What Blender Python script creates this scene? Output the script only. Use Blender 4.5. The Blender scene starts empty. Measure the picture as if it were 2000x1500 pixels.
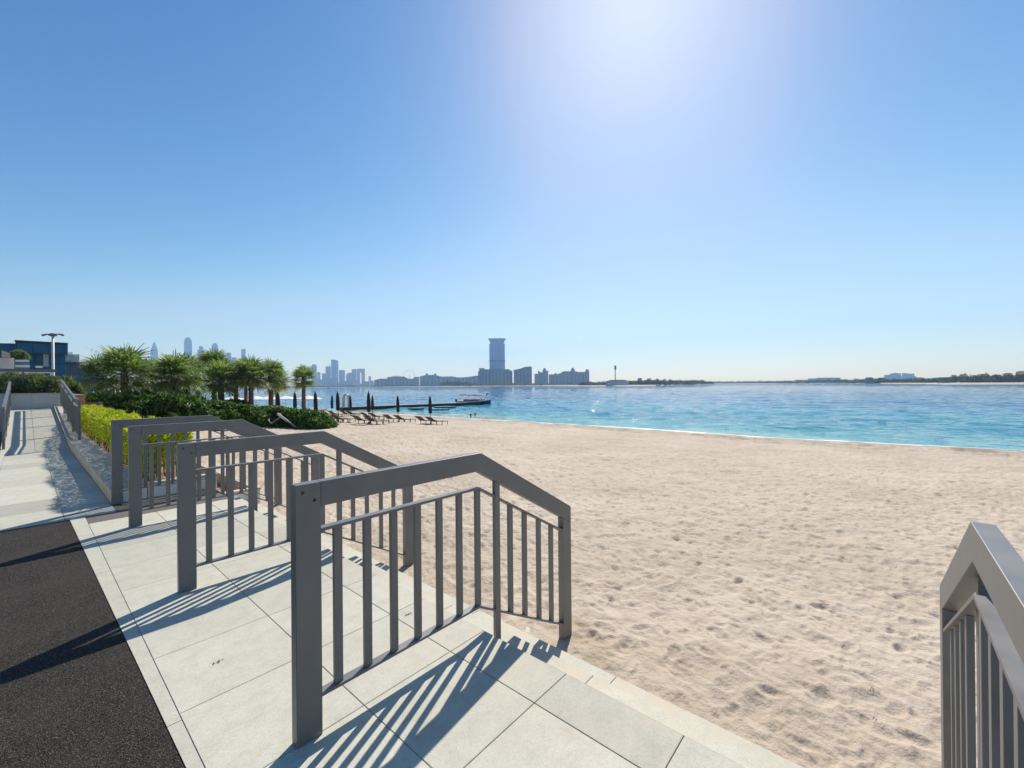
import bpy, bmesh, math, random
import numpy as np
from mathutils import Vector, Matrix, noise as mnoise

# ------------------------------------------------------------------ camera
# world axes: +X towards the sea, +Y along the promenade, +Z up; paving level is z = 0
S = bpy.context.scene
F, YAW, PIT, ROL = 832.0, math.radians(48.88), math.radians(0.11), math.radians(-0.498)
EYE = Vector((0, 0, 1.5))
def ray(u, v):
    x = (u-1000)/F; y = -(v-750)/F
    c, s = math.cos(ROL), math.sin(ROL)
    xr, yr = c*x-s*y, s*x+c*y
    cp, sp = math.cos(PIT), math.sin(PIT)
    d = Vector((xr, cp-yr*sp, sp+yr*cp))
    return Vector((d.x*math.cos(YAW)+d.y*math.sin(YAW), -d.x*math.sin(YAW)+d.y*math.cos(YAW), d.z))
FWD = Vector((math.sin(YAW), math.cos(YAW), 0)); RGT = Vector((math.cos(YAW), -math.sin(YAW), 0))
cam = bpy.data.cameras.new('camera'); camo = bpy.data.objects.new('camera', cam); S.collection.objects.link(camo)
S.camera = camo
cam.sensor_width = 36; cam.lens = F/2000*36; cam.clip_start = 0.05; cam.clip_end = 14000
c0 = ray(1000, 750).normalized(); r0 = (ray(1100, 750)-ray(1000, 750)).normalized(); u0 = r0.cross(c0)
M = Matrix((r0, u0, -c0)).transposed().to_4x4(); M.translation = EYE
camo.matrix_world = M
S.render.resolution_x = 1024; S.render.resolution_y = 768

# ------------------------------------------------------------------ light
SUN_EL = math.radians(43.2); SUN_AZ = YAW + math.radians(16.8)       # azimuth clockwise from +Y
sd = Vector((math.sin(SUN_AZ)*math.cos(SUN_EL), math.cos(SUN_AZ)*math.cos(SUN_EL), math.sin(SUN_EL)))
w = bpy.data.worlds.new('World'); S.world = w; w.use_nodes = True
nt = w.node_tree; bg = nt.nodes['Background']
sky = nt.nodes.new('ShaderNodeTexSky'); sky.sky_type = 'NISHITA'; sky.sun_disc = False
sky.sun_elevation = SUN_EL; sky.sun_rotation = SUN_AZ
sky.air_density = 1.2; sky.dust_density = 0.36; sky.ozone_density = 4.0; sky.altitude = 0
# deep-blue camera rendition of the sky: a contrast curve per channel
sp = nt.nodes.new('ShaderNodeSeparateColor'); cb = nt.nodes.new('ShaderNodeCombineColor'); nt.links.new(sky.outputs[0], sp.inputs[0])
for k, (ref, g) in enumerate(((3.6, 2.1), (5.0, 1.5), (7.7, 1.05))):
    m1 = nt.nodes.new('ShaderNodeMath'); m1.operation = 'DIVIDE'; m1.inputs[1].default_value = ref; nt.links.new(sp.outputs[k], m1.inputs[0])
    m2 = nt.nodes.new('ShaderNodeMath'); m2.operation = 'POWER'; m2.inputs[1].default_value = g-1; nt.links.new(m1.outputs[0], m2.inputs[0])
    m3 = nt.nodes.new('ShaderNodeMath'); m3.operation = 'MINIMUM'; m3.inputs[1].default_value = (1.04, 1.02, 1.0)[k]; nt.links.new(m2.outputs[0], m3.inputs[0])
    m4 = nt.nodes.new('ShaderNodeMath'); m4.operation = 'MULTIPLY'; nt.links.new(m3.outputs[0], m4.inputs[0]); nt.links.new(sp.outputs[k], m4.inputs[1])
    m5 = nt.nodes.new('ShaderNodeMath'); m5.operation = 'MINIMUM'; m5.inputs[1].default_value = 14.0; nt.links.new(m4.outputs[0], m5.inputs[0])
    nt.links.new(m5.outputs[0], cb.inputs[k])
nt.links.new(cb.outputs[0], bg.inputs[0]); bg.inputs[1].default_value = 0.097
sl = bpy.data.lights.new('sun', 'SUN'); sl.energy = 5.0; sl.angle = math.radians(0.55); sl.color = (1.0, 0.94, 0.85)
so = bpy.data.objects.new('sun', sl); S.collection.objects.link(so)
so.rotation_euler = (-sd).to_track_quat('-Z', 'Y').to_euler(); so.location = (0, 0, 30)
S.view_settings.view_transform = 'Standard'; S.view_settings.look = 'None'
S.view_settings.exposure = 0.32; S.view_settings.gamma = 1
S.cycles.volume_bounces = 1; S.cycles.max_bounces = 8; S.cycles.sample_clamp_indirect = 8

# ------------------------------------------------------------------ helpers
rnd = random.Random(7); C = S.collection
def link(o, parent=None):
    C.objects.link(o)
    if parent: o.parent = parent
    return o
def tag(o, label=None, cat=None, group=None, kind=None):
    if label: o['label'] = label
    if cat: o['category'] = cat
    if group: o['group'] = group
    if kind: o['kind'] = kind
    return o
def empty(name, loc, rz=0.0):
    o = bpy.data.objects.new(name, None); link(o); o.location = loc; o.rotation_euler = (0, 0, rz); o.empty_display_size = .2
    return o
def mesh(name, V, Fc, mat, parent=None, loc=None, smooth=False, bevel=0):
    me = bpy.data.meshes.new(name); me.from_pydata([tuple(v) for v in V], [], [tuple(f) for f in Fc]); me.update()
    if mat: me.materials.append(mat)
    o = bpy.data.objects.new(name, me); link(o, parent)
    if loc is not None: o.location = loc
    if smooth: me.polygons.foreach_set('use_smooth', [True]*len(me.polygons))
    if bevel:
        b = o.modifiers.new('bevel', 'BEVEL'); b.width = bevel; b.segments = 1; b.limit_method = 'ANGLE'
    return o
def npmesh(name, V, Q, mat, parent=None, smooth=True, attrs=None):
    """fast mesh from numpy arrays: V (n,3), Q (m,4) or (m,3)"""
    me = bpy.data.meshes.new(name); n = len(V); m = len(Q); k = Q.shape[1]
    me.vertices.add(n); me.vertices.foreach_set('co', np.asarray(V, np.float32).ravel())
    me.loops.add(m*k); me.loops.foreach_set('vertex_index', np.asarray(Q, np.int32).ravel())
    me.polygons.add(m); me.polygons.foreach_set('loop_start', np.arange(0, m*k, k, dtype=np.int32))
    me.polygons.foreach_set('loop_total', np.full(m, k, np.int32))
    me.polygons.foreach_set('use_smooth', np.full(m, smooth))
    me.update(calc_edges=True); me.validate()
    if attrs:
        for nm, a in attrs.items():
            at_ = me.attributes.new(nm, 'FLOAT', 'POINT'); at_.data.foreach_set('value', np.asarray(a, np.float32))
    me.materials.append(mat); o = bpy.data.objects.new(name, me); link(o, parent); return o
class MB:
    def __init__(s): s.V = []; s.F = []
    def add(s, V, Fc):
        b = len(s.V); s.V += [Vector(v) for v in V]; s.F += [tuple(b+i for i in f) for f in Fc]; return s
    def box(s, x0, x1, y0, y1, z0, z1):
        return s.add([(x0,y0,z0),(x1,y0,z0),(x1,y1,z0),(x0,y1,z0),(x0,y0,z1),(x1,y0,z1),(x1,y1,z1),(x0,y1,z1)],
                     [(0,3,2,1),(4,5,6,7),(0,1,5,4),(1,2,6,5),(2,3,7,6),(3,0,4,7)])
    def prism(s, pts, a, b, axis='y'):
        """polygon in a plane extruded along axis from a to b"""
        f = {'y': lambda p, t: (p[0], t, p[1]), 'z': lambda p, t: (p[0], p[1], t), 'x': lambda p, t: (t, p[0], p[1])}[axis]
        n = len(pts)
        return s.add([f(p, a) for p in pts]+[f(p, b) for p in pts],
                     [tuple(range(n))[::-1], tuple(range(n, 2*n))]+[(i, (i+1) % n, n+(i+1) % n, n+i) for i in range(n)])
    def tube(s, P, R, n=8, cap=True):
        P = [Vector(p) for p in P]
        if not hasattr(R, '__len__'): R = [R]*len(P)
        b = len(s.V); up = None
        for i, p in enumerate(P):
            t = (P[min(i+1, len(P)-1)]-P[max(i-1, 0)]).normalized()
            if up is None: up = Vector((0,0,1)) if abs(t.z) < .9 else Vector((1,0,0))
            a = t.cross(up).normalized(); c = a.cross(t).normalized(); up = c
            for k in range(n):
                g = 2*math.pi*k/n; s.V.append(p+R[i]*(a*math.cos(g)+c*math.sin(g)))
        for i in range(len(P)-1):
            for k in range(n):
                s.F.append((b+i*n+k, b+i*n+(k+1) % n, b+(i+1)*n+(k+1) % n, b+(i+1)*n+k))
        if cap:
            s.F.append(tuple(b+k for k in range(n))[::-1]); s.F.append(tuple(b+(len(P)-1)*n+k for k in range(n)))
        return s
    def lathe(s, prof, n=12, cx=0, cy=0, mod=None):
        b = len(s.V)
        for (r, z) in prof:
            for k in range(n):
                g = 2*math.pi*k/n; q = r*(mod(k) if mod else 1); s.V.append(Vector((cx+q*math.cos(g), cy+q*math.sin(g), z)))
        m = len(prof)
        for i in range(m-1):
            for k in range(n): s.F.append((b+i*n+k, b+i*n+(k+1) % n, b+(i+1)*n+(k+1) % n, b+(i+1)*n+k))
        s.F.append(tuple(b+k for k in range(n))[::-1]); s.F.append(tuple(b+(m-1)*n+k for k in range(n)))
        return s
    def bar(s, p, q, w, h):
        p, q = Vector(p), Vector(q); t = (q-p).normalized(); a = t.cross(Vector((0,0,1)))
        a = a.normalized() if a.length > 1e-4 else Vector((1,0,0)); c = a.cross(t)
        V = [e+a*i*w/2+c*j*h/2 for e in (p, q) for i, j in ((-1,-1),(1,-1),(1,1),(-1,1))]
        return s.add(V, [(0,3,2,1),(4,5,6,7),(0,1,5,4),(1,2,6,5),(2,3,7,6),(3,0,4,7)])
    def rot(s, M): s.V = [M @ v for v in s.V]; return s
    def obj(s, name, mat, parent=None, loc=None, smooth=False, bevel=0):
        return mesh(name, s.V, s.F, mat, parent, loc, smooth, bevel)
def copy_tree(o, parent=None):
    c = o.copy(); C.objects.link(c); c.parent = parent
    for ch in list(o.children): copy_tree(ch, c)
    return c

SHORE = [(-400,40),(-60,36),(-20,34.2),(-5.3,33.2),(5.6,31.6),(17,31.9),(28,31.6),(34,31.0),(45,30.6),(54.8,30.2),(62,27),(69,20.5),(76,10),(84,-2),(100,-20),(160,-60)]
SY = np.array([p[0] for p in SHORE], float); SX = np.array([p[1] for p in SHORE], float)
WATER = -2.1
def shore(Y): return np.interp(Y, SY, SX)
def sand_z(X, Y):
    xs = shore(Y); t = (X-2.66)/np.maximum(xs-2.66, 4.0)
    z = -.45 + .03*np.clip((X-2.6)/.5, -2, 1) - 1.66*np.clip(t, 0, None)**1.05
    return np.where(t > 1, z-(t-1)*1.5, z)
def gz(x, y): return float(sand_z(np.array(x), np.array(y)))
def at(u, v, z=0.0):
    d = ray(u, v); t = (z-EYE.z)/d.z; return EYE+d*t
def atd(u, v, depth): return EYE+ray(u, v)*depth            # ray() has forward depth 1
def grd(u, v):
    z = -.8
    for _ in range(25):
        p = at(u, v, z); z = .5*z+.5*gz(p.x, p.y)
    return at(u, v, z)
def px_dir(u): r = ray(u, 755); r.z = 0; return r

# ------------------------------------------------------------------ materials
def newmat(name):
    m = bpy.data.materials.new(name); m.use_nodes = True; return m, m.node_tree, m.node_tree.nodes['Principled BSDF']
def N(t, ty, **k):
    n = t.nodes.new(ty)
    for a, b in k.items():
        if isinstance(b, (int, float, tuple)) and a[0] == 'i' and a[1:].isdigit(): n.inputs[int(a[1:])].default_value = b
        else: setattr(n, a, b)
    return n
def ramp(t, fac, stops):
    r = t.nodes.new('ShaderNodeValToRGB'); e = r.color_ramp.elements
    while len(e) < len(stops): e.new(.5)
    for q, (p, c) in zip(e, stops): q.position = p; q.color = (*c, 1) if len(c) == 3 else c
    t.links.new(fac, r.inputs[0]); return r.outputs[0]
def noise(t, scale, detail=4, rough=.6, vec=None, dist=0):
    n = t.nodes.new('ShaderNodeTexNoise'); n.inputs['Scale'].default_value = scale; n.inputs['Detail'].default_value = detail
    n.inputs['Roughness'].default_value = rough; n.inputs['Distortion'].default_value = dist
    if vec: t.links.new(vec, n.inputs['Vector'])
    return n.outputs['Fac']
def mix(t, f, a, b, mode='MIX'):
    m = t.nodes.new('ShaderNodeMix'); m.data_type = 'RGBA'; m.blend_type = mode
    for s_, v in ((0, f), (6, a), (7, b)):
        if isinstance(v, bpy.types.NodeSocket): t.links.new(v, m.inputs[s_])
        else: m.inputs[s_].default_value = v if s_ == 0 else (*v, 1)
    return m.outputs[2]
def math_(t, op, a, b=None):
    m = t.nodes.new('ShaderNodeMath'); m.operation = op
    for i, v in enumerate((a, b)):
        if v is None: continue
        if isinstance(v, bpy.types.NodeSocket): t.links.new(v, m.inputs[i])
        else: m.inputs[i].default_value = v
    return m.outputs[0]
def bump(t, p, h, strength=.3, dist=.01, nrm=None):
    b = t.nodes.new('ShaderNodeBump'); b.inputs['Strength'].default_value = strength; b.inputs['Distance'].default_value = dist
    t.links.new(h, b.inputs['Height'])
    if nrm: t.links.new(nrm, b.inputs['Normal'])
    if p: t.links.new(b.outputs[0], p.inputs['Normal'])
    return b.outputs[0]
def objco(t): return t.nodes.new('ShaderNodeTexCoord').outputs['Object']
def simple(name, col, rough=.6, var=.12, scale=6, metal=0, bmp=0, spec=.5):
    m, t, p = newmat(name); co = objco(t)
    n = noise(t, scale, 5, .65, co)
    c = ramp(t, n, [(.3, tuple(x*(1-var) for x in col)), (.7, tuple(min(1, x*(1+var)) for x in col))])
    t.links.new(c, p.inputs['Base Color']); p.inputs['Roughness'].default_value = rough; p.inputs['Metallic'].default_value = metal
    p.inputs['Specular IOR Level'].default_value = spec
    if bmp: bump(t, p, noise(t, scale*12, 4, .6, co), bmp, .01)
    return m

def mat_paving(name, base, joint=False):
    m, t, p = newmat(name); co = objco(t)
    a = t.nodes.new('ShaderNodeAttribute'); a.attribute_name = 'tone'; spk = noise(t, 60, 5, .85, co)
    big = noise(t, 1.3, 4, .6, co); fine = noise(t, 170, 3, .8, co); mid = noise(t, 9, 6, .7, co)
    c = ramp(t, a.outputs['Fac'], [(0, tuple(x*.74 for x in base)), (.35, tuple(x*.93 for x in base)), (.55, base), (1, tuple(min(1, x*1.12) for x in base))])
    c = mix(t, ramp(t, big, [(.35, (0,0,0)), (.7, (.5,.5,.5))]), c, tuple(x*q for x, q in zip(base, (.86,.84,.80))))
    c = mix(t, .8, c, ramp(t, mid, [(.25, (.80,.79,.76)), (.55, (1,1,1)), (.8, (1.04,1.04,1.04))]), 'MULTIPLY')
    c = mix(t, .9, c, ramp(t, fine, [(.3, (.80,.80,.79)), (.5, (1,1,1)), (.72, (1.10,1.10,1.10))]), 'MULTIPLY')
    c = mix(t, .85, c, ramp(t, spk, [(.3, (.82,.81,.78)), (.5, (1,1,1)), (.7, (1.1,1.1,1.08))]), 'MULTIPLY')
    vo = N(t, 'ShaderNodeTexVoronoi'); vo.inputs['Scale'].default_value = 5.5; t.links.new(co, vo.inputs['Vector'])
    c = mix(t, ramp(t, vo.outputs['Distance'], [(.0, (.55,.55,.55)), (.035, (0,0,0))]), c, (.09, .075, .06))
    sx = N(t, 'ShaderNodeSeparateXYZ'); t.links.new(co, sx.inputs[0])
    near = ramp(t, math_(t, 'MULTIPLY', sx.outputs[0], .35), [(.38, (0,0,0)), (.62, (.55,.55,.55)), (.9, (1,1,1))])
    grit = ramp(t, noise(t, 2.2, 8, .75, co), [(.46, (0,0,0)), (.62, (.9,.9,.9))])
    c = mix(t, mix(t, 1, near, grit, 'MULTIPLY'), c, (.55, .45, .33))
    st = ramp(t, noise(t, .7, 6, .7, co), [(.55, (0,0,0)), (.72, (.30,.30,.30))]); c = mix(t, st, c, (.30,.28,.23))
    t.links.new(c, p.inputs['Base Color']); p.inputs['Roughness'].default_value = .72
    bump(t, p, fine, .35, .004); return m
M_pave = mat_paving('pale concrete paving', (.525, .505, .405))
M_step = mat_paving('pale step stone', (.54, .52, .42))
M_joint = simple('joint grit', (.13, .115, .095), .95, .3, 40)
M_kerb = simple('sandstone kerb', (.84, .58, .33), .8, .18, 5, bmp=.2)
M_cope = simple('coping stone', (.47, .42, .35), .8, .2, 7, bmp=.25)
M_white = simple('white painted wall', (.82, .80, .76), .7, .08, 3, bmp=.1)
M_greywall = simple('grey rendered wall', (.50, .51, .50), .8, .1, 2, bmp=.1)
M_soil = simple('planter soil', (.30, .19, .11), .95, .35, 14, bmp=.6)

def mat_asphalt():
    m, t, p = newmat('dark rubber asphalt'); co = objco(t)
    v = N(t, 'ShaderNodeTexVoronoi'); v.inputs['Scale'].default_value = 260; t.links.new(co, v.inputs['Vector'])
    f = noise(t, 120, 4, .8, co); b = noise(t, 1.6, 5, .65, co)
    c = ramp(t, v.outputs['Color'], [(.2, (.012,.011,.010)), (.55, (.036,.033,.029)), (.82, (.10,.094,.085)), (1, (.22,.21,.19))])
    c = mix(t, .8, c, ramp(t, f, [(.35, (.5,.5,.5)), (.65, (1.4,1.38,1.35))]), 'MULTIPLY')
    c = mix(t, ramp(t, b, [(.45, (0,0,0)), (.75, (.45,.45,.45))]), c, (.085,.08,.072))
    c = mix(t, 1, c, (1.0, .93, .85), 'MULTIPLY'); t.links.new(c, p.inputs['Base Color']); p.inputs['Roughness'].default_value = .9; p.inputs['Specular IOR Level'].default_value = .2
    bump(t, p, v.outputs['Distance'], .9, .006, bump(t, None, f, .6, .006)); return m
M_asph = mat_asphalt()

def mat_sand():
    m, t, p = newmat('beach sand'); co = objco(t)
    a = t.nodes.new('ShaderNodeAttribute'); a.attribute_name = 'wet'
    b = noise(t, .35, 5, .65, co); md = noise(t, 5, 6, .7, co); fn = noise(t, 240, 3, .8, co)
    c = ramp(t, b, [(.3, (.445,.36,.265)), (.5, (.51,.42,.315)), (.72, (.58,.485,.375))])
    c = mix(t, .75, c, ramp(t, md, [(.28, (.80,.76,.70)), (.5, (1,1,1)), (.75, (1.08,1.08,1.08))]), 'MULTIPLY')
    c = mix(t, .8, c, ramp(t, fn, [(.3, (.78,.76,.74)), (.55, (1,1,1)), (.75, (1.14,1.14,1.14))]), 'MULTIPLY')
    c = mix(t, a.outputs['Fac'], c, (.30, .215, .13))
    t.links.new(c, p.inputs['Base Color'])
    p.inputs['Roughness'].default_value = .9; p.inputs['Specular IOR Level'].default_value = .2
    n0 = bump(t, None, noise(t, 7, 4, .6, co), .6, .06); n1 = bump(t, None, noise(t, 26, 4, .6, co), .5, .015, n0)
    bump(t, p, fn, .4, .004, n1); return m
M_sand = mat_sand()

def mat_water():
    m, t, p = newmat('sea water'); co = objco(t)
    sep = N(t, 'ShaderNodeAttribute'); sep.attribute_name = 'off'      # metres off the shore
    mp = N(t, 'ShaderNodeMapping'); t.links.new(co, mp.inputs[0]); mp.inputs['Rotation'].default_value = (0,0,math.radians(-20)); mp.inputs['Scale'].default_value = (1, .35, 1)
    patch = noise(t, .03, 4, .6, mp.outputs[0])
    o = math_(t, 'ADD', sep.outputs['Fac'], math_(t, 'MULTIPLY', math_(t, 'SUBTRACT', patch, .5), .55))
    c = ramp(t, o, [(0, (.36,.44,.34)), (.02, (.16,.40,.39)), (.12, (.05,.27,.33)), (.32, (.015,.155,.27)), (.7, (.008,.085,.19)), (1, (.006,.07,.17))])
    t.links.new(c, p.inputs['Base Color']); p.inputs['Roughness'].default_value = .035; p.inputs['IOR'].default_value = 1.33
    p.inputs['Specular IOR Level'].default_value = .20
    mp2 = N(t, 'ShaderNodeMapping'); t.links.new(co, mp2.inputs[0]); mp2.inputs['Rotation'].default_value = (0,0,math.radians(25)); mp2.inputs['Scale'].default_value = (1, .45, 1)
    w1 = noise(t, .9, 5, .62, mp2.outputs[0], .3); w2 = noise(t, 4.5, 4, .65, mp2.outputs[0])
    n1 = bump(t, None, w1, .8, .24)
    n2 = bump(t, None, w2, .7, .035, n1)
    w3 = ramp(t, noise(t, 1.7, 3, .55, mp2.outputs[0]), [(.50, (0,0,0)), (.66, (1,1,1))])
    bump(t, p, w3, 1.0, .095, n2); return m
M_water = mat_water()
M_foam = simple('shore foam', (.85, .88, .87), .6, .05, 4)

def mat_metal(name, col, metal=.35, rough=.38):
    m, t, p = newmat(name); co = objco(t)
    n = noise(t, 3.5, 5, .6, co); f = noise(t, 400, 2, .5, co)
    t.links.new(ramp(t, n, [(.3, tuple(x*.84 for x in col)), (.7, tuple(x*1.14 for x in col))]), p.inputs['Base Color'])
    p.inputs['Metallic'].default_value = metal
    t.links.new(ramp(t, n, [(.3, (rough-.07,)*3), (.7, (rough+.09,)*3)]), p.inputs['Roughness'])
    bump(t, p, f, .12, .001); return m
M_rail = mat_metal('grey powder coated steel', (.185, .178, .170), .3, .46)
M_bolt = mat_metal('stainless bolt', (.45, .45, .45), 1, .3)
M_railfar = mat_metal('blue grey steel', (.12, .14, .15))
M_pole = simple('cream painted pole', (.62, .58, .50), .5, .08, 5)
M_dark = simple('dark charcoal fabric', (.022, .020, .024), .85, .2, 12)
M_darkmet = simple('dark bronze metal', (.045, .038, .034), .5, .15, 6)
M_bronze = simple('woven brown sling', (.13, .10, .085), .8, .2, 30)
M_canvas = simple('white canvas', (.78, .76, .72), .8, .05, 3)
M_steel = mat_metal('brushed steel arch', (.42, .40, .38), .6, .4)
M_pont = simple('dark pontoon float', (.025, .022, .035), .6, .2, 3)
M_deck = simple('pontoon deck boards', (.30, .24, .22), .8, .2, 4)
M_tarp = simple('grey tarpaulin', (.13, .13, .14), .6, .25, 4, bmp=.2)
M_pale_frame = simple('weathered pale frame', (.36, .34, .30), .55, .15, 9)

def mat_leaf(name, cols, trans=.35, rough=.45, scale=1.5):
    m, t, p = newmat(name); co = objco(t)
    g = t.nodes.new('ShaderNodeNewGeometry')
    n = noise(t, scale, 3, .6, co)
    r = math_(t, 'ADD', math_(t, 'MULTIPLY', g.outputs['Random Per Island'], .65), math_(t, 'MULTIPLY', n, .35))
    c = ramp(t, r, [(i/(len(cols)-1)*.8+.1, cc) for i, cc in enumerate(cols)])
    t.links.new(c, p.inputs['Base Color']); p.inputs['Roughness'].default_value = rough
    tr = t.nodes.new('ShaderNodeBsdfTranslucent'); t.links.new(mix(t, 1, c, (1.5,1.7,.6), 'MULTIPLY'), tr.inputs[0])
    ms = t.nodes.new('ShaderNodeMixShader'); ms.inputs[0].default_value = trans
    t.links.new(p.outputs[0], ms.inputs[1]); t.links.new(tr.outputs[0], ms.inputs[2])
    t.links.new(ms.outputs[0], t.nodes['Material Output'].inputs[0]); return m
M_palm = mat_leaf('fan palm leaf', [(.055,.085,.04), (.11,.155,.065), (.19,.24,.10), (.32,.36,.18)], .45)
M_shrub = mat_leaf('glossy shrub leaf', [(.012,.034,.010), (.028,.07,.015), (.07,.14,.025), (.26,.33,.06)], .4, .42)
M_hedge = mat_leaf('lime hedge leaf', [(.13,.15,.010), (.25,.28,.012), (.40,.42,.02), (.55,.50,.04)], .5, .5)
M_farleaf = mat_leaf('distant tree leaf', [(.03,.045,.02), (.055,.075,.03), (.09,.10,.05)], .15, .7, .05)
M_dryshrub = mat_leaf('dusty shrub leaf', [(.05,.075,.04), (.12,.16,.07), (.24,.26,.15)], .45, .6)
M_trunk = simple('fibrous palm trunk', (.17, .10, .07), .95, .45, 22, bmp=1.0)
M_stem = simple('brown twigs', (.10, .07, .045), .9, .3, 20)

# ------------------------------------------------------------------ promenade
def tiles(name, rects, top, mat, thick=.05, gap=.0016):
    V = []; Q = []; tone = []
    r = random.Random(hash(name) % 1000 if False else len(rects)*7+3)
    for (x0, x1, y0, y1) in rects:
        b = len(V); g = gap; e = .002; tn = min(1, max(0, r.gauss(.48, .30)))
        for (q, z) in ((g, top-thick), (g, top-e), (g+e, top)):
            V += [(x0+q, y0+q, z), (x1-q, y0+q, z), (x1-q, y1-q, z), (x0+q, y1-q, z)]
        for k in (0, 4):
            for i in range(4): Q.append((b+k+i, b+k+(i+1) % 4, b+k+4+(i+1) % 4, b+k+4+i))
        Q.append((b+8, b+9, b+10, b+11)); tone += [tn]*12
    o = npmesh(name, np.array(V), np.array(Q), mat, smooth=False, attrs={'tone': tone}); o['kind'] = 'structure'
    return o
def asphx(y): return .447-.0155*y
ylines = [2.453+.6*k for k in range(-18, 8)]
rects = []
for a, b in zip(ylines[:-1], ylines[1:]):
    for x0, x1 in ((.462, 1.045), (1.045, 1.575), (1.575, 1.845)):
        rects.append((x0, x1, a, b))
rects = [(a, b, c, min(d, 7.56)) for a, b, c, d in rects if c < 7.5]
tiles('terrace_paving', rects, 0, M_pave)
# border strip between rubber surface and tiles (runs slightly out of line, as laid)
V = []; Fc = []; tn = []
yy = [-8.4+1.2*k for k in range(13)]+[7.06]
for a, b in zip(yy[:-1], yy[1:]):
    i = len(V); V += [(asphx(a), a+.002, 0), (.4615, a+.002, 0), (.4615, b-.002, 0), (asphx(b), b-.002, 0)]; Fc.append((i, i+1, i+2, i+3)); tn += [.42+.1*rnd.random()]*4
o = npmesh('border_strip_paving', np.array(V), np.array(Fc), M_pave, smooth=False, attrs={'tone': tn}); o['kind'] = 'structure'
MB().box(-9, 1.83, -8.4, 40, -1.2, -.007).obj('terrace_base_ground', M_joint)['kind'] = 'structure'
mesh('rubber_path', [(-9,-8.4,-.004),(asphx(-8.4)-.002,-8.4,-.004),(asphx(7.05)-.002,7.05,-.004),(-9,7.05,-.004)], [(0,1,2,3)], M_asph)['kind'] = 'structure'
rects = []
xl = [-8.7+.6*k*1.0 for k in range(0, 16)]; xl = [x for x in xl if x < .5]+[.735]
yl = [7.06+.75*k for k in range(12)]; yl[-1] = 15.3
for a, b in zip(yl[:-1], yl[1:]):
    for x0, x1 in zip(xl[:-1], xl[1:]):
        if a < 7.5 and x1 > .45: pass
        rects.append((x0, x1, a, b))
rects += [(.735, 1.83, 7.57, 7.6)]
tiles('promenade_paving', rects, 0, M_pave)
# ramp up to the far terrace
RS, RE, RZ = 15.3, 23.6, .77
def rampz(y): return max(0, min(RZ, (y-RS)/(RE-RS)*RZ))
V = []; Q = []; tn = []
for k in range(7):
    a = RS+(RE-RS)*k/7; b = RS+(RE-RS)*(k+1)/7
    for x0, x1 in ((-.38, .17), (.17, .735)):
        i = len(V); V += [(x0+.003, a+.003, rampz(a)+.001), (x1-.003, a+.003, rampz(a)+.001), (x1-.003, b-.003, rampz(b)+.001), (x0+.003, b-.003, rampz(b)+.001)]
        Q.append((i, i+1, i+2, i+3)); tn += [.4+.3*rnd.random()]*4
o = npmesh('ramp_paving', np.array(V), np.array(Q), M_pave, smooth=False, attrs={'tone': tn}); o['kind'] = 'structure'
MB().prism([(RS, -.01), (RE, RZ-.006), (RE, -.01)], -.38, .735, 'x').obj('ramp_ground', M_joint)['kind'] = 'structure'

# steps down to the sand
NOS = [1.845, 2.118, 2.391]
def steps():
    V = []; Q = []; tn = []
    def quad(*p, t=.6):
        i = len(V); V.extend(p); Q.append((i, i+1, i+2, i+3)); tn.extend([t]*4)
    lv = [0, -.15, -.30, -.45]; xs = NOS+[2.66]
    ys = [2.453+1.2*k for k in range(-9, 5)]; ys = [y for y in ys if y < 7.5]+[7.58]
    for a, b in zip(ys[:-1], ys[1:]):
        for k in range(3):
            t = .45+.35*rnd.random(); x = xs[k]
            # rounded nosing, riser, tread
            quad((x-.003, a+.002, lv[k]), (x-.003, b-.002, lv[k]), (x+.004, b-.002, lv[k]-.006), (x+.004, a+.002, lv[k]-.006), t=t)
            quad((x+.004, a+.002, lv[k]-.006), (x+.004, b-.002, lv[k]-.006), (x+.004, b-.002, lv[k+1]), (x+.004, a+.002, lv[k+1]), t=t)
            quad((x+.004, a+.002, lv[k+1]), (x+.004, b-.002, lv[k+1]), (xs[k+1]-.003, b-.002, lv[k+1]), (xs[k+1]-.003, a+.002, lv[k+1]), t=t)
    o = npmesh('beach_steps', np.array(V), np.array(Q)[:, ::-1], M_step, smooth=False, attrs={'tone': tn}); o['kind'] = 'structure'
    m = MB()
    for k in range(3): m.box(xs[k]-.02 if k else 1.83, xs[k+1]-.008, -8.4, 7.57, -1.2, lv[k+1]-.01)
    m.obj('step_base_ground', M_joint)['kind'] = 'structure'
steps()

# ------------------------------------------------------------------ sand, water
def vnoise(X, Y, s, seed):
    """value noise, numpy"""
    x = X/s; y = Y/s; xi = np.floor(x).astype(np.int64); yi = np.floor(y).astype(np.int64); fx = x-xi; fy = y-yi
    fx = fx*fx*(3-2*fx); fy = fy*fy*(3-2*fy)
    def h(a, b):
        n = (a*374761393+b*668265263+seed*974634777) & 0x7fffffff; n = ((n ^ (n >> 13))*1274126177) & 0x7fffffff
        return ((n ^ (n >> 16)) & 0xffff)/65535.0
    return (h(xi,yi)*(1-fx)+h(xi+1,yi)*fx)*(1-fy)+(h(xi,yi+1)*(1-fx)+h(xi+1,yi+1)*fx)*fy
def hash2(a, b, seed):
    n = (a*374761393+b*668265263+seed*974634777) & 0x7fffffff; n = ((n ^ (n >> 13))*1274126177) & 0x7fffffff
    return ((n ^ (n >> 16)) & 0xffff)/65535.0
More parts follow.
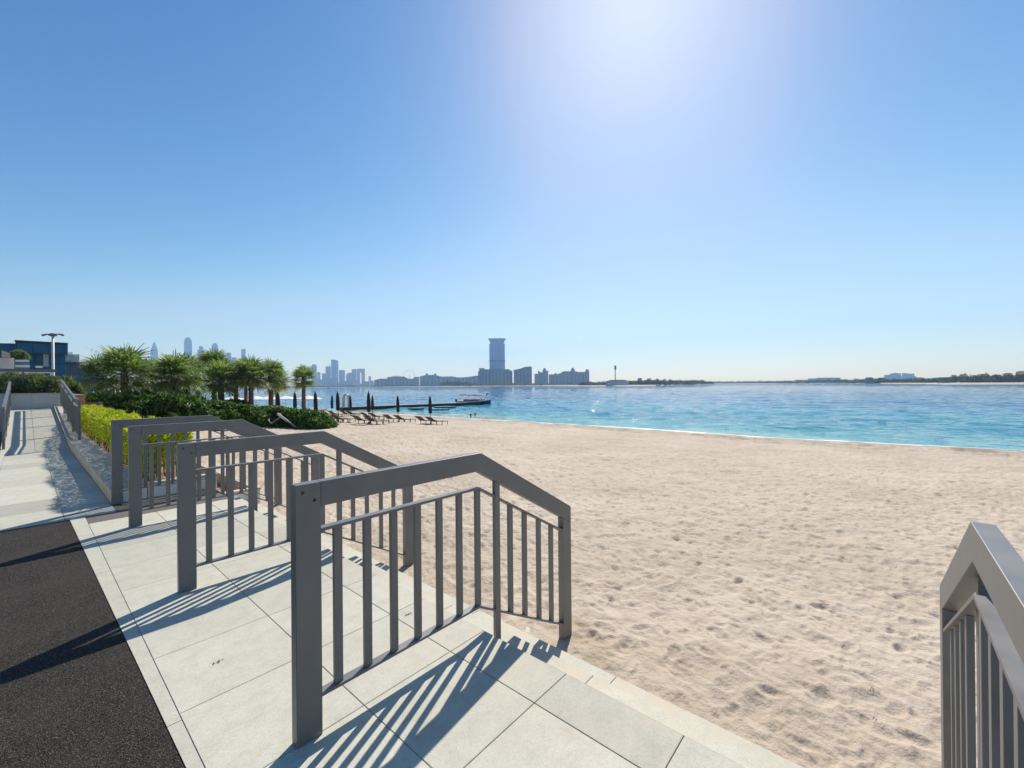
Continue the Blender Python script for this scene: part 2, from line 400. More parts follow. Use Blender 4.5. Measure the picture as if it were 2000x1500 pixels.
def dimples(X, Y, cell, seed, ln, wd, depth):
    xi = np.floor(X/cell).astype(np.int64); yi = np.floor(Y/cell).astype(np.int64); out = np.zeros_like(X)
    for dx in (-1, 0, 1):
        for dy in (-1, 0, 1):
            a = xi+dx; b = yi+dy
            cx = (a+hash2(a,b,seed))*cell; cy = (b+hash2(a,b,seed+1))*cell
            th = hash2(a,b,seed+2)*math.pi; dp = depth*.92*(hash2(a,b,seed+3)**.8)
            ux = (X-cx)*np.cos(th)+(Y-cy)*np.sin(th); uy = -(X-cx)*np.sin(th)+(Y-cy)*np.cos(th)
            r = np.sqrt((ux/ln)**2+(uy/wd)**2)
            out += dp*np.where(r < 1.7, np.where(r < 1, -(1-r**2)**1.0, .35*np.sin((r-1)/.7*math.pi)), 0)
    return out
def polar(nr, na, r_0, r_1, a0, a1):
    rr = r_0*(r_1/r_0)**np.linspace(0, 1, nr); aa = np.radians(np.linspace(a0, a1, na))+YAW
    R, A = np.meshgrid(rr, aa, indexing='ij')
    X = R*np.sin(A); Y = R*np.cos(A)
    i = np.arange(nr-1)[:, None]*na+np.arange(na-1)[None, :]
    Q = np.stack([i, i+na, i+na+1, i+1], -1).reshape(-1, 4)
    return R.ravel(), X.ravel(), Y.ravel(), Q
R, X, Y, Q = polar(760, 1000, 1.9, 170, -72, 72)
base = sand_z(X, Y)
dry = np.clip((shore(Y)-X)/4, 0, 1); dry = np.minimum(dry, np.clip((X-2.35)/.25, 0.12, 1))
h = (vnoise(X, Y, 3.0, 5)-.5)*.08+(vnoise(X, Y, .8, 6)-.5)*.03+(vnoise(X, Y, .33, 7)-.5)*.03+(vnoise(X, Y, .16, 8)-.5)*.022+(vnoise(X, Y, .08, 28)-.5)*.009
h += dimples(X, Y, .22, 11, .08, .04, .027)+dimples(X+.11, Y+.2, .14, 21, .05, .028, .018)+dimples(X, Y, .7, 31, .13, .06, .024)+dimples(X+.4, Y, .37, 41, .12, .06, .026)+(vnoise(X, Y, .07, 18)-.5)*.008
edge = np.clip((X-2.55)/.3, 0, 1)
Z = base+.012+h*(.25+.75*edge)*dry*(.85+.6*np.clip((R-4)/10, 0, 1))
rake = np.exp(-((shore(Y)-X-3.2)/.45)**2)*.12+np.exp(-((shore(Y)-X-1.9+.4*np.sin(Y/7))/.3)**2)*.06+np.exp(-((shore(Y)-X-4.6+.3*np.sin(Y/5))/.25)**2)*.07
Z += rake*(.4+vnoise(X, Y, .6, 41))
Z = np.where(X < 2.3, -.75, Z)
wet = np.clip(1-(shore(Y)-X+.3*(vnoise(X, Y, 1.5, 9)-.5))/1.7, 0, 1)*.95
wet = np.maximum(wet, .7*np.clip((vnoise(X, Y, .9, 51)*.6+vnoise(X, Y, .3, 52)*.4-.52)*6, 0, 1)*np.exp(-((shore(Y)-X-3.2)/1.6)**2))
nb = np.clip((vnoise(X, Y, .35, 61)*.5+vnoise(X, Y, .12, 62)*.5-.52)*5, 0, 1)
wet = np.maximum(wet, .5*nb*np.exp(-((X-2.75)/.16)**2)*np.clip((Y-.9)*2, 0, 1)*np.clip((3.2-Y)*2, 0, 1))
wet = np.maximum(wet, .45*np.exp(-((X-2.95)/.1)**2-((Y-1.9)/.18)**2)*nb*1.6)
o = npmesh('beach_sand', np.stack([X, Y, Z], 1), Q, M_sand, attrs={'wet': np.clip(wet, 0, 1)}); o['kind'] = 'structure'
# sea bed and land sheet beyond the fine mesh, out to the horizon
mesh('seabed_ground', [(-5200,-5200,-9),(5200,-5200,-9),(5200,5200,-9),(-5200,5200,-9)], [(0,1,2,3)], M_sand)['kind'] = 'structure'
R, X, Y, Q = polar(640, 900, 18, 5000, -85, 85)
amp = np.clip(1-(R-60)/500, .12, 1)*np.clip((X-shore(Y)+.6)/9, .05, 1)
xr = X*math.cos(.45)+Y*math.sin(.45); yr = -X*math.sin(.45)+Y*math.cos(.45)
wv = (vnoise(xr, yr*.45, 1.6, 3)-.5)*.26+(vnoise(xr, yr*.5, .7, 4)-.5)*.13+(vnoise(xr, yr*.4, 4.5, 2)-.5)*.2
off = np.clip((X-shore(Y))/160, 0, 1)
off = np.where(Y > 70, np.clip(np.maximum(off, (Y-70)/160), 0, 1), off)
o = npmesh('sea_water', np.stack([X, Y, WATER+wv*amp], 1), Q, M_water, attrs={'off': off}); o['kind'] = 'structure'
# foam edge
V = []; Fc = []
n = 900; ys = np.linspace(-30, 66, n)
for i, y in enumerate(ys):
    xs = float(shore(y))
    # find waterline on the coarse slope
    x = xs+(gz(xs, y)-WATER)*0+.02
    wd = .03+.16*max(0, float(vnoise(np.array(y), np.array(0.), 1.3, 77))-.3)*float(vnoise(np.array(y), np.array(3.), .35, 78))*2
    wob = .35*(float(vnoise(np.array(y), np.array(9.), 2.2, 79))-.5)
    V += [(x+wob-wd, y, WATER+.035), (x+wob, y, WATER+.075), (x+wob+wd, y, WATER+.03)]
for i in range(n-1):
    b = i*3; Fc += [(b, b+1, b+4, b+3), (b+1, b+2, b+5, b+4)]
o = mesh('shore_foam_water', V, Fc, M_foam, smooth=True); o['kind'] = 'structure'

# ------------------------------------------------------------------ stair railings
def offset_poly(P, d):
    """lower offset of a top polyline in (s, z) by perpendicular distance d with mitres"""
    out = []
    for i, p in enumerate(P):
        a = Vector(P[max(i-1, 0)]); b = Vector(p); c = Vector(P[min(i+1, len(P)-1)])
        ds = []
        if i > 0: ds.append((b-a).normalized())
        if i < len(P)-1: ds.append((c-b).normalized())
        ns = [Vector((t.y, -t.x)) for t in ds]
        if len(ns) == 1:
            t = ds[0]; out.append((p[0], p[1]-d/t.x))
        else:
            nn = (ns[0]+ns[1]).normalized(); k = d/max(.2, nn.dot(ns[0])); q = b+nn*k; out.append((q.x, q.y))
    return out
def interp(P, s):
    for a, b in zip(P[:-1], P[1:]):
        if s <= b[0]+1e-9: return a[1]+(b[1]-a[1])*(s-a[0])/(b[0]-a[0])
    return P[-1][1]
def strip(P, d, w, name, mat, parent, bev=.0015):
    """sloping flat bar following P, depth d, width w"""
    m = MB(); low = offset_poly(P, d)
    for i in range(len(P)-1): m.prism([P[i], low[i], low[i+1], P[i+1]][::1], -w/2, w/2, 'y')
    bm = bmesh.new(); vs = [bm.verts.new(v) for v in m.V]
    for f in m.F: bm.faces.new([vs[i] for i in f])
    bmesh.ops.remove_doubles(bm, verts=bm.verts, dist=1e-5)
    # drop the inner mitre walls
    seen = {}
    for f in list(bm.faces):
        k = tuple(sorted(v.index for v in f.verts))
    bm.verts.index_update(); dup = {}
    for f in bm.faces: dup.setdefault(tuple(sorted(v.index for v in f.verts)), []).append(f)
    bmesh.ops.delete(bm, geom=[f for l in dup.values() if len(l) > 1 for f in l], context='FACES_ONLY')
    bmesh.ops.recalc_face_normals(bm, faces=bm.faces)
    me = bpy.data.meshes.new(name); bm.to_mesh(me); bm.free(); me.materials.append(mat)
    o = bpy.data.objects.new(name, me); link(o, parent)
    if bev:
        b = o.modifiers.new('bevel', 'BEVEL'); b.width = bev; b.segments = 2; b.limit_method = 'ANGLE'
    return o
K = .552
def stair_rail():
    r = empty('stair_railing', (.735, 0, 0))
    x = lambda X: X-.735
    top = [(x(.843), 1.09), (x(1.815), 1.09), (x(2.785), 1.09-K*.97)]
    MB().box(x(.735), x(.8425), -.025, .025, 0, 1.09).obj('post', M_rail, r, bevel=.002)
    strip(top, .108, .05, 'handrail', M_rail, r, .002)
    zt = interp(offset_poly(top, .108), x(2.68))
    MB().prism([(x(2.68), -.47), (x(2.785), -.47), (x(2.785), interp(offset_poly(top, .108), x(2.785))-.001), (x(2.68), zt-.001)], -.025, .025, 'y').obj('end_post', M_rail, r, bevel=.002)
    b1 = [(x(.843), .885), (x(1.80), .885), (x(2.68), .885-K*.88)]
    b2 = [(x(.843), .172), (x(1.80), .172), (x(2.68), .172-K*.88)]
    strip(b1, .013, .045, 'top_bar', M_rail, r, 0); strip(b2, .013, .045, 'bottom_bar', M_rail, r, 0)
    for X_ in (.926, 1.072, 1.217, 1.362, 1.508, 1.655, 1.802, 2.10, 2.247, 2.404, 2.552):
        s = x(X_)
        lo = interp(b2, s-.02); lo2 = interp(b2, s+.02); hi = interp(b1, s-.02)-.0135; hi2 = interp(b1, s+.02)-.0135
        kz = K*.02 if s > x(1.81) else 0
        MB().prism([(s-.019, lo), (s+.019, lo2), (s+.019, hi2-(.002 if kz else 0)), (s-.019, hi-(.003 if kz else 0))], -.010, .010, 'y').obj('baluster', M_rail, r, bevel=.001)
    s = x(1.955); zt = interp(offset_poly(top, .108), s-.02)
    MB().prism([(s-.022, -.152), (s+.022, -.152), (s+.022, zt-K*.044-.001), (s-.022, zt-.001)], -.0265, -.0015, 'y').obj('middle_post', M_rail, r, bevel=.001)
    for (bx, bz) in ((x(.765), 1.055), (x(.815), 1.015)):
        for sgn in (-1, 1):
            m = MB().lathe([(.0075, 0), (.0075, .002), (.005, .0035), (.002, .004)], 10)
            m.rot(Matrix.Rotation(math.radians(90)*-sgn*-1, 4, 'X'))
            m.obj('bolt', M_bolt, r, loc=(bx, sgn*.025, bz))
    
    return r
lab = ['nearest full grey stair railing, its big post in the foreground',
       'grey stair railing cut off by the right edge, with a pale bluish top',
       'grey stair railing directly behind the nearest one, second in the row of four at left',
       'grey stair railing third in the row, overlapping the one by the hedge',
       'grey stair railing at the foot of the white planter wall, farthest in the row']
first = stair_rail()
for i, y in enumerate((1.862, -.212, 3.90, 6.13, 7.50)):
    o = first if i == 0 else copy_tree(first)
    o.location = (.735, y, 0); tag(o, lab[i], 'railing', 'stair railings down to the beach')

# promenade ramp railings
def long_rail(name, x, y0, y1, zb, ztop, step=.15, flat=0.0, mat=None):
    mat = mat or M_rail
    r = empty(name, (x, y0, 0), math.radians(90)); L = y1-y0
    zs = [zb(y0+L*k/12) for k in range(13)]
    P = [(L*k/12, ztop(y0+L*k/12)) for k in range(13)]
    if flat: P = [(0, P[0][1])]+[(flat, P[0][1])]+[p for p in P if p[0] > flat+.1]
    strip(P, .10, .05, 'handrail', mat, r, .002)
    Pb = [(s, z-.19) for s, z in P]; Pl = [(0, zb(y0)+.14)]+[(L*k/12, zb(y0+L*k/12)+.14) for k in range(1, 13)]
    strip(Pb, .013, .045, 'top_bar', mat, r, 0); strip(Pl, .013, .045, 'bottom_bar', mat, r, 0)
    nb = int(L/step)
    npost = max(2, int(L/1.8)+1)
    for k in range(npost):
        s = (L-.1)*k/(npost-1)
        MB().box(s, s+.09, -.0235, .0235, zb(y0+s)-.02, interp(P, s+.05)-.10+.01).obj('post', mat, r)
    for k in range(1, nb):
        s = k*step
        if min(abs(s-((L-.1)*j/(npost-1)+.045)) for j in range(npost)) < .07: continue
        MB().box(s-.015, s+.015, -.008, .008, interp(Pl, s)-.005, interp(Pb, s)-.012).obj('baluster', mat, r)
    return r
def kz(y): return .2+max(0, rampz(y)-.12) if y > RS else .2
r = long_rail('ramp_railing', .92, 15.35, 23.5, kz, lambda y: kz(y)+1.03, .15, flat=.7)
tag(r, 'grey ramp railing on the stone kerb beside the lime hedge', 'railing', 'railings along the ramp')
r = long_rail('ramp_railing', -.33, 15.9, 23.5, rampz, lambda y: rampz(y)+1.02, .15)
tag(r, 'grey ramp railing at the left edge, leading up to the end wall', 'railing', 'railings along the ramp')

# kerb with coping beside promenade; planter side walls
def kerb():
    ys = [7.62+.9*k for k in range(18)]+[RE]
    r = empty('planter_kerb', (.735, 7.62, 0)); m = MB(); c = MB()
    for a, b in zip(ys[:-1], ys[1:]):
        za, zb_ = kz(a)-.03, kz(b)-.03
        m.add([(.74,a,-.05),(1.1,a,-.05),(1.1,b,-.05),(.74,b,-.05),(.74,a,za),(1.1,a,za),(1.1,b,zb_),(.74,b,zb_)], [(0,3,2,1),(0,1,5,4),(1,2,6,5),(2,3,7,6),(3,0,4,7)])
        g = .003
        c.add([(.733,a+g,za),(1.105,a+g,za),(1.105,b-g,zb_),(.733,b-g,zb_),(.733,a+g,za+.03),(1.105,a+g,za+.03),(1.105,b-g,zb_+.03),(.733,b-g,zb_+.03)], [(0,3,2,1),(4,5,6,7),(0,1,5,4),(1,2,6,5),(2,3,7,6),(3,0,4,7)])
    for mm, nm, mt in ((m, 'kerb_face', M_kerb), (c, 'coping', M_cope)):
        mm.V = [v-Vector((.735, 7.62, 0)) for v in mm.V]; mm.obj(nm, mt, r)
    return r
tag(kerb(), 'long low sandstone kerb with pale coping between the promenade and the lime hedge', 'kerb')
r = empty('planter_wall', (1.5, 7.6, 0))
MB().box(-.39, .41, 0, .12, -.6, .17).obj('wall', M_white, r); MB().box(-.40, .42, -.008, .13, .17, .20).obj('coping', M_cope, r)
MB().box(-.76, -.40, -.0, .01, -.05, .165).obj('wall_return', M_white, r)
tag(r, 'low white planter wall at the end of the terrace, under the lime hedge', 'wall')
r = empty('planter_wall', (2.2, 7.6, 0))
MB().box(-.275, .30, 0, .12, -.6, -.15).obj('wall', M_white, r); MB().box(-.28, .31, -.008, .13, -.15, -.12).obj('coping', M_cope, r)
tag(r, 'lower white planter wall stepping down beside the stairs to the sand', 'wall')
r = empty('planter_edging', (2.46, 7.74, 0))
MB().box(-.05, .05, 0, 12, -1, -.12).obj('edging', M_cope, r)
tag(r, 'narrow stone edging running back from the lower white wall through the sand', 'kerb')
# planter soil
def soil():
    nx, ny = 40, 160; V = []; Fc = []
    for i in range(nx+1):
        for j in range(ny+1):
            x = 1.09+1.33*i/nx; y = 7.71+16.4*j/ny
            e = min(1, (x-1.09)/.15)
            z = .12+.05*mnoise.noise(Vector((x*3, y*3, 0)))+.02*mnoise.noise(Vector((x*11, y*11, 3)))
            z -= .42*max(0, min(1, (x-1.75)/.4)) 
            z += 0
            V.append((x, y, z))
    for i in range(nx):
        for j in range(ny): a = i*(ny+1)+j; Fc.append((a, a+ny+1, a+ny+2, a+1))
    mesh('planter_soil_ground', V, Fc, M_soil, smooth=True)['kind'] = 'structure'
soil()
# end wall, upper terrace
MB().box(-9, -.385, 15.3, 15.31, -.02, .0).obj('joint_ground', M_joint)['kind'] = 'structure'
r = empty('end_wall', (0, RE, 0))
MB().box(-9, .95, .0, .25, -.1, 1.30).obj('wall', M_greywall, r); MB().box(-9.02, .97, -.015, .27, 1.30, 1.34).obj('coping', M_cope, r)
tag(r, 'pale grey retaining wall closing the top of the ramp', 'wall')
MB().box(-60, 1.6, RE+.26, 75, -1, 1.25).obj('upper_terrace_ground', M_soil)['kind'] = 'structure'
r = empty('terrace_railing', (-5, 29, 1.25))
P = [(0, 1.15), (6, 1.15)]
strip(P, .13, .06, 'handrail', M_railfar, r, 0); strip([(0, .75), (6, .75)], .03, .04, 'middle_bar', M_railfar, r, 0)
for k in range(7): MB().box(k*.99, k*.99+.05, -.02, .02, 0, 1.03).obj('post', M_railfar, r)
for k in range(40):
    if (k*.15+.07) % .99 > .06: MB().box(k*.15+.07, k*.15+.085, -.008, .008, .08, .735).obj('baluster', M_railfar, r)
tag(r, 'dark horizontal railing on the upper terrace in front of the blue building', 'railing')

# lamp post
p = atd(104, 770, 33); r = empty('street_lamp', (p.x, p.y, 1.25))
ztop = atd(104, 656, 33).z-1.25
MB().lathe([(.11, 0), (.11, .35), (.085, .4), (.075, ztop)], 14).obj('pole', M_pole, r, smooth=True)
MB().lathe([(.08, ztop-.05), (.24, ztop), (.27, ztop+.06), (.20, ztop+.13), (.16, ztop+.19), (.02, ztop+.21)], 16).obj('head', M_railfar, r, smooth=True)
for sgn in (-1, 1):
    m = MB()
    pr = [(.2, .10, .045), (.42, .12, .04), (.55, .09, .065), (.80, .03, .085), (.86, .02, .03)]
    m.tube([tuple(RGT*sgn*s+Vector((0,0,ztop+.02+z))) for s, z, q in pr], [q for *_, q in pr], 8)
    m.obj('lamp_arm', M_railfar, r, smooth=True)
tag(r, 'cream street lamp with two short arms standing behind the end wall', 'street lamp')

# ------------------------------------------------------------------ foliage builders
def leaf_arrays(P, D, Nn, L, W, fold=0.0):
    """kite leaves (6 verts, 2 quads) at P along D; numpy"""
    D = D/np.linalg.norm(D, axis=1)[:, None]; Sd = np.cross(D, Nn); Sd /= np.linalg.norm(Sd, axis=1)[:, None]+1e-9
    U = np.cross(Sd, D); L = L[:, None]; W = W[:, None]
    a = P; b = P+D*L*.45+Sd*W*.5+U*W*fold; c = P+D*L*.5-U*W*.12; d = P+D*L*.45-Sd*W*.5+U*W*fold; e = P+D*L-U*L*.12
    V = np.stack([a, b, c, d, e], 1).reshape(-1, 3); i = np.arange(len(P))[:, None]*5
    T = np.concatenate([i+np.array([[0,1,2]]), i+np.array([[1,4,2]]), i+np.array([[0,2,3]]), i+np.array([[2,4,3]])], 0)
    return V, T
def rs(seed): return np.random.RandomState(seed)
def unit(n, g):
    v = g.normal(size=(n, 3)); return v/np.linalg.norm(v, axis=1)[:, None]
def shrub_foliage(seed, n, rad, ll):
    """lumpy dome of leaf rosettes, ground at z=0"""
    g = rs(seed); lumps = []
    for k in range(16):
        v = unit(1, g)[0]; v[2] = abs(v[2])*.95; q = .28+.38*g.rand()
        lumps.append((v*np.array(rad)*(1-q*.6)+np.array([0,0,rad[2]*.10]), q*.75))
    P = []; Nv = []
    for k in range(n):
        c, q = lumps[g.randint(len(lumps))]; d = unit(1, g)[0]
        p = c+d*q*np.array(rad)*(.6+.6*g.rand())
        if p[2] < .0: p[2] = abs(p[2])*.6
        P.append(p); Nv.append(d)
    P = np.array(P); Nv = np.array(Nv)
    per = 6; PP = np.repeat(P, per, 0); NN = np.repeat(Nv, per, 0)
    D = NN*.6+unit(len(PP), g)*.9+np.array([0, 0, .25])
    return leaf_arrays(PP+unit(len(PP), g)*.02, D, NN+unit(len(PP), g)*.4, ll*(.7+.6*g.rand(len(PP))), ll*.45*(.7+.5*g.rand(len(PP))), .12)
def stems_mb(seed, rad, n=7):
    g = random.Random(seed); m = MB()
    for k in range(n):
        a = g.random()*6.28; q = .3+.5*g.random()
        m.tube([(0.05*math.cos(a), .05*math.sin(a), -.1), (rad[0]*q*.5*math.cos(a), rad[1]*q*.5*math.sin(a), rad[2]*.4), (rad[0]*q*math.cos(a), rad[1]*q*math.sin(a), rad[2]*.8)], [.03, .02, .008], 5)
    return m
shrub_protos = []
for s_ in range(3):
    rad = (1.0, 1.0, .95)
    V, T = shrub_foliage(100+s_, 3600, rad, .13)
    shrub_protos.append((V, T, stems_mb(s_, rad)))
shrub_mesh = []
def shrub(loc, sc, label, cat, group, k, mat=None, rz=0, name='broadleaf_shrub'):
    key = (k, (mat or M_shrub).name); r = empty(name, loc, rz); r.scale = sc
    hit = next((m for kk, m in shrub_mesh if kk == key), None)
    if hit is None:
        V, T, st = shrub_protos[k]
        f = npmesh('foliage', V, T, mat or M_shrub, r, smooth=False); s = st.obj('stem', M_stem, r, smooth=True)
        shrub_mesh.append((key, (f.data, s.data)))
    else:
        for nm, d in (('foliage', hit[0]), ('stem', hit[1])): link(bpy.data.objects.new(nm, d), r)
    return tag(r, label, cat, group)

def palm_crown(seed, nf=46, rc=1.0):
    g = rs(seed); Vs = []; Ts = []; off = 0; st = MB()
    for k in range(nf):
        t = (k+.5)/nf; az = k*2.399+g.rand()*.3; el = math.radians(82-119*t**.9+g.randn()*8)
        d = np.array([math.cos(az)*math.cos(el), math.sin(az)*math.cos(el), math.sin(el)])
        pl = rc*(.34+.16*g.rand())*(1 if el > -.2 else .8); base_ = np.array([0, 0, .12*(1-t)])
        tip = base_+d*pl+np.array([0, 0, -.10*rc*max(0, 1-el)])
        st.tube([tuple(base_), tuple(base_+d*pl*.5+np.array([0,0,.02])), tuple(tip)], [.018, .012, .008], 4, cap=False)
        side = np.cross(d, [0,0,1]); side = side/(np.linalg.norm(side)+1e-6); up = np.cross(side, d)
        n = 26; ang = np.radians(np.linspace(-120, 120, n)+g.randn(n)*3)
        L = rc*(.66-.15*np.abs(ang)/2.2)*(.8+.35*g.rand(n))*(.8+.35*g.rand())
        D = np.cos(ang)[:, None]*d+np.sin(ang)[:, None]*side+up*(.22*np.abs(np.sin(ang)))[:, None]
        droop = np.array([0, 0, -1.0])
        w = rc*.036
        Sd = np.cross(D, up+0*D); Sd /= np.linalg.norm(Sd, axis=1)[:, None]
        p0 = np.tile(tip, (n, 1)); p1 = p0+D*L[:, None]*.5; p2 = p0+D*L[:, None]*.85+droop*(.06*rc); p3 = p0+D*L[:, None]+droop*(.10+.14*g.rand(n, 1))*rc
        V = np.stack([p0-Sd*w*.1, p0+Sd*w*.1, p1-Sd*w*.5, p1+Sd*w*.5, p2-Sd*w*.28, p2+Sd*w*.28, p3, p3+Sd*.003], 1).reshape(-1, 3)
        i = np.arange(n)[:, None]*8
        Ts.append(np.concatenate([i+np.array([[0,1,3,2]]), i+np.array([[2,3,5,4]]), i+np.array([[4,5,7,6]])], 0)+off); off += n*8
        Vs.append(V)
    return np.concatenate(Vs), np.concatenate(Ts), st
crowns = [palm_crown(200+i, 38+i*3) for i in range(6)]; crown_me = {}
def palm(loc, hgt, rc, trad, k, label):
    r = empty('fan_palm', loc, rnd.random()*6)
    if k not in crown_me:
        V, T, st = crowns[k]; c = npmesh('crown', V, T, M_palm, None, smooth=False); c.parent = r
        s = st.obj('petioles', M_palm, c, smooth=True); crown_me[k] = (c.data, s.data)
    else:
        c = bpy.data.objects.new('crown', crown_me[k][0]); link(c, r); link(bpy.data.objects.new('petioles', crown_me[k][1]), c)
    c.location = (0, 0, hgt); c.scale = (rc, rc, rc*.88); c.rotation_euler = (rnd.uniform(-.08, .08), rnd.uniform(-.08, .08), 0)
    g = random.Random(k+int(hgt*100)); prof = []; nz = 22
    for i in range(nz+1):
        z = (hgt+.12)*i/nz; q = trad*(1.25-.35*i/nz)*(1+(.07 if i % 2 else -.05))
        if i > nz-6: q *= 1.0+.12*(i-nz+6)/6*2
        prof.append((q, z-.2 if i == 0 else z))
    jit = [g.uniform(.9, 1.1) for _ in range(14)]
    MB().lathe(prof, 14, mod=lambda k_: jit[k_]).obj('trunk', M_trunk, r, smooth=False)
    return tag(r, label, 'palm tree', 'fan palms in the beach planting bed')
# (trunk px, crown centre y, radius px, depth, label)
PAL = [(243, 731, 60, 24, 'big wide fan palm left in the row, its short trunk over the shrubs'),
 (196, 735, 42, 27, 'leftmost fan palm, its dark fronds sticking up beside the lamp and blue building'),
 (343, 737, 50, 24, 'fan palm with thick bare trunk standing second from left in front of the row'),
 (300, 742, 44, 28, 'low fan palm between the two big left palms, under the needle-pointed tower'),
 (364, 735, 42, 30, 'fan palm with dark shaded trunk right behind the thick-trunked one'),
 (418, 718, 36, 33, 'tallest dark fan palm in the middle, its round crown below the pointed dome tower'),
 (432, 744, 44, 29, 'yellowish fan palm in front of the tallest one at mid row'),
 (386, 745, 34, 33, 'small fan palm with slim trunk seen left of the yellowish palm'),
 (461, 741, 30, 34, 'fan palm with straight trunk left of the twin trunks'),
 (480, 728, 30, 36, 'fan palm behind, its thin trunk touching the front twin trunk'),
 (490, 736, 38, 30, 'front fan palm of the twin trunks, spiky crown below the plain slab tower'),
 (529, 737, 35, 32, 'fan palm right of the twin trunks with orange-brown trunk'),
 (541, 751, 28, 36, 'small low fan palm half hidden behind its neighbour, right of the twin trunks'),
 (593, 741, 29, 33, 'solitary fan palm at the right end of the row against the water')]
for i, (px, cy, rp, dp, lb) in enumerate(PAL):
    p = atd(px, cy, dp); g0 = gz(p.x, p.y)+.05; g0 = max(g0, -1.3)
    palm((p.x, p.y, g0), p.z-g0-.05, rp/F*dp/.88, (.155, .15, .19, .15, .18, .16, .17, .14, .14, .12, .15, .15, .13, .13)[i], i % 6, lb)

# shrub belt under the palms: (px, top y, depth, half-width px, label)
SHR = [(150, 765, 30, 44, 'dark shrub beside the ramp railing at the left end of the planting'),
 (205, 764, 26, 50, 'dark shrub below the leftmost palms behind the lime hedge'),
 (262, 764, 22, 52, 'broad glossy shrub with light leaves right behind the lime hedge'),
 (318, 762, 22, 50, 'glossy shrub left of the thick palm trunk'),
 (375, 772, 23, 50, 'glossy shrub right of the thick palm trunk, sunlit leaves on top'),
 (420, 782, 23.5, 48, 'dark shrub behind the tarpaulin covered lounger'),
 (458, 786, 24, 42, 'dark shrub below the straight palm trunks at mid row'),
 (498, 792, 24.5, 40, 'deep green shrub at the foot of the twin palm trunks'),
 (538, 792, 24.5, 38, 'dark shrub right behind the tipped up lounger'),
 (578, 793, 24.5, 38, 'glossy shrub at the foot of the solitary palm'),
 (612, 801, 24, 33, 'bright green rounded shrub at the beach end of the bed'),
 (330, 762, 28, 56, 'tall dark shrub in the back of the bed between the two bare trunks'),
 (430, 776, 29, 50, 'shrub in the back row below the yellowish palm'),]
for i, (px, ty, dp, hw, lb) in enumerate(SHR):
    p = atd(px, ty, dp); g0 = max(gz(p.x, p.y), -1.25); hh = p.z-g0; w_ = hw/F*dp
    shrub((p.x, p.y, g0-.05), (w_/.85, w_/.85, hh/1.12), lb, 'shrub', 'glossy shrubs under the palms', i % 3, rz=rnd.random()*6)
p = grd(487, 832); V, T = None, None
# small grey tuft in front of the shrubs
def tuft():
    g = rs(5); p = grd(487, 833); n = 500
    P = np.stack([g.uniform(-.6, .6, n), g.uniform(-.25, .25, n), g.uniform(0, .1, n)], 1); D = unit(n, g)*.5+np.array([0, 0, 1])
    V, T = leaf_arrays(P, D, unit(n, g), g.uniform(.2, .42, n), np.full(n, .022))
    r = empty('grass_tuft', p); npmesh('blades', V, T, M_dryshrub, r, smooth=False); return r
tag(tuft(), 'grey-green tuft of long grass in front of the dark shrubs', 'grass tuft')

# lime hedge
def hedge():
    g = rs(9); r = empty('clipped_hedge', (1.38, 7.85, .15)); n = 40000
    x = g.uniform(-.23, .25, n)*1.0; y = g.uniform(0, 14.5, n)**1.0
    y = 14.5*(g.rand(n)**1.35); top = .66+.05*np.sin(y*3)+.04*g.randn(n)*.5
    z = top*(g.rand(n)**.55)
    # surface bias
    sb = g.rand(n) < .5; x = np.where(sb, np.sign(x)*.24+g.randn(n)*.02, x); st = g.rand(n) < .3; z = np.where(st, top+g.randn(n)*.015, z)
    keep = (z > .20) | (g.rand(n) < .45); x, y, z = x[keep], y[keep], z[keep]; n = len(x)
    P = np.stack([x, y, z], 1)
    D = unit(n, g)*.8+np.array([0, 0, .8])
    V, T = leaf_arrays(P, D, unit(n, g), g.uniform(.05, .10, n), g.uniform(.014, .026, n), .1)
    npmesh('foliage', V, T, M_hedge, r, smooth=False)
    m = MB(); q = random.Random(3)
    for k in range(230):
        yy_ = 14.4*k/230; x_ = q.uniform(-.2, .2)
        zz = 0
        m.tube([(x_, yy_, zz-.1), (x_+q.uniform(-.04, .04), yy_+q.uniform(-.06, .06), zz+.3), (x_+q.uniform(-.08, .08), yy_+q.uniform(-.1, .1), zz+.6)], [.011, .008, .004], 4, cap=False)
    m.obj('stems', M_stem, r)
    return tag(r, 'bright lime green clipped hedge growing along the stone kerb', 'hedge')
hedge()
# wooden box / planter end seen behind hedge
r = empty('timber_box', atd(181, 786, 19)); r.location.z = -.1
m = MB().box(-.35, .35, -.08, .08, 0, .95); m.rot(Matrix.Rotation(-YAW, 4, 'Z')); m.obj('panel', simple('weathered timber', (.22,.15,.10), .9, .3, 8), r)
m = MB().box(-.38, .38, -.10, .10, .95, .99); m.rot(Matrix.Rotation(-YAW, 4, 'Z')); m.obj('cap', M_stem, r)
tag(r, 'low brown timber box standing behind the far end of the lime hedge', 'box')

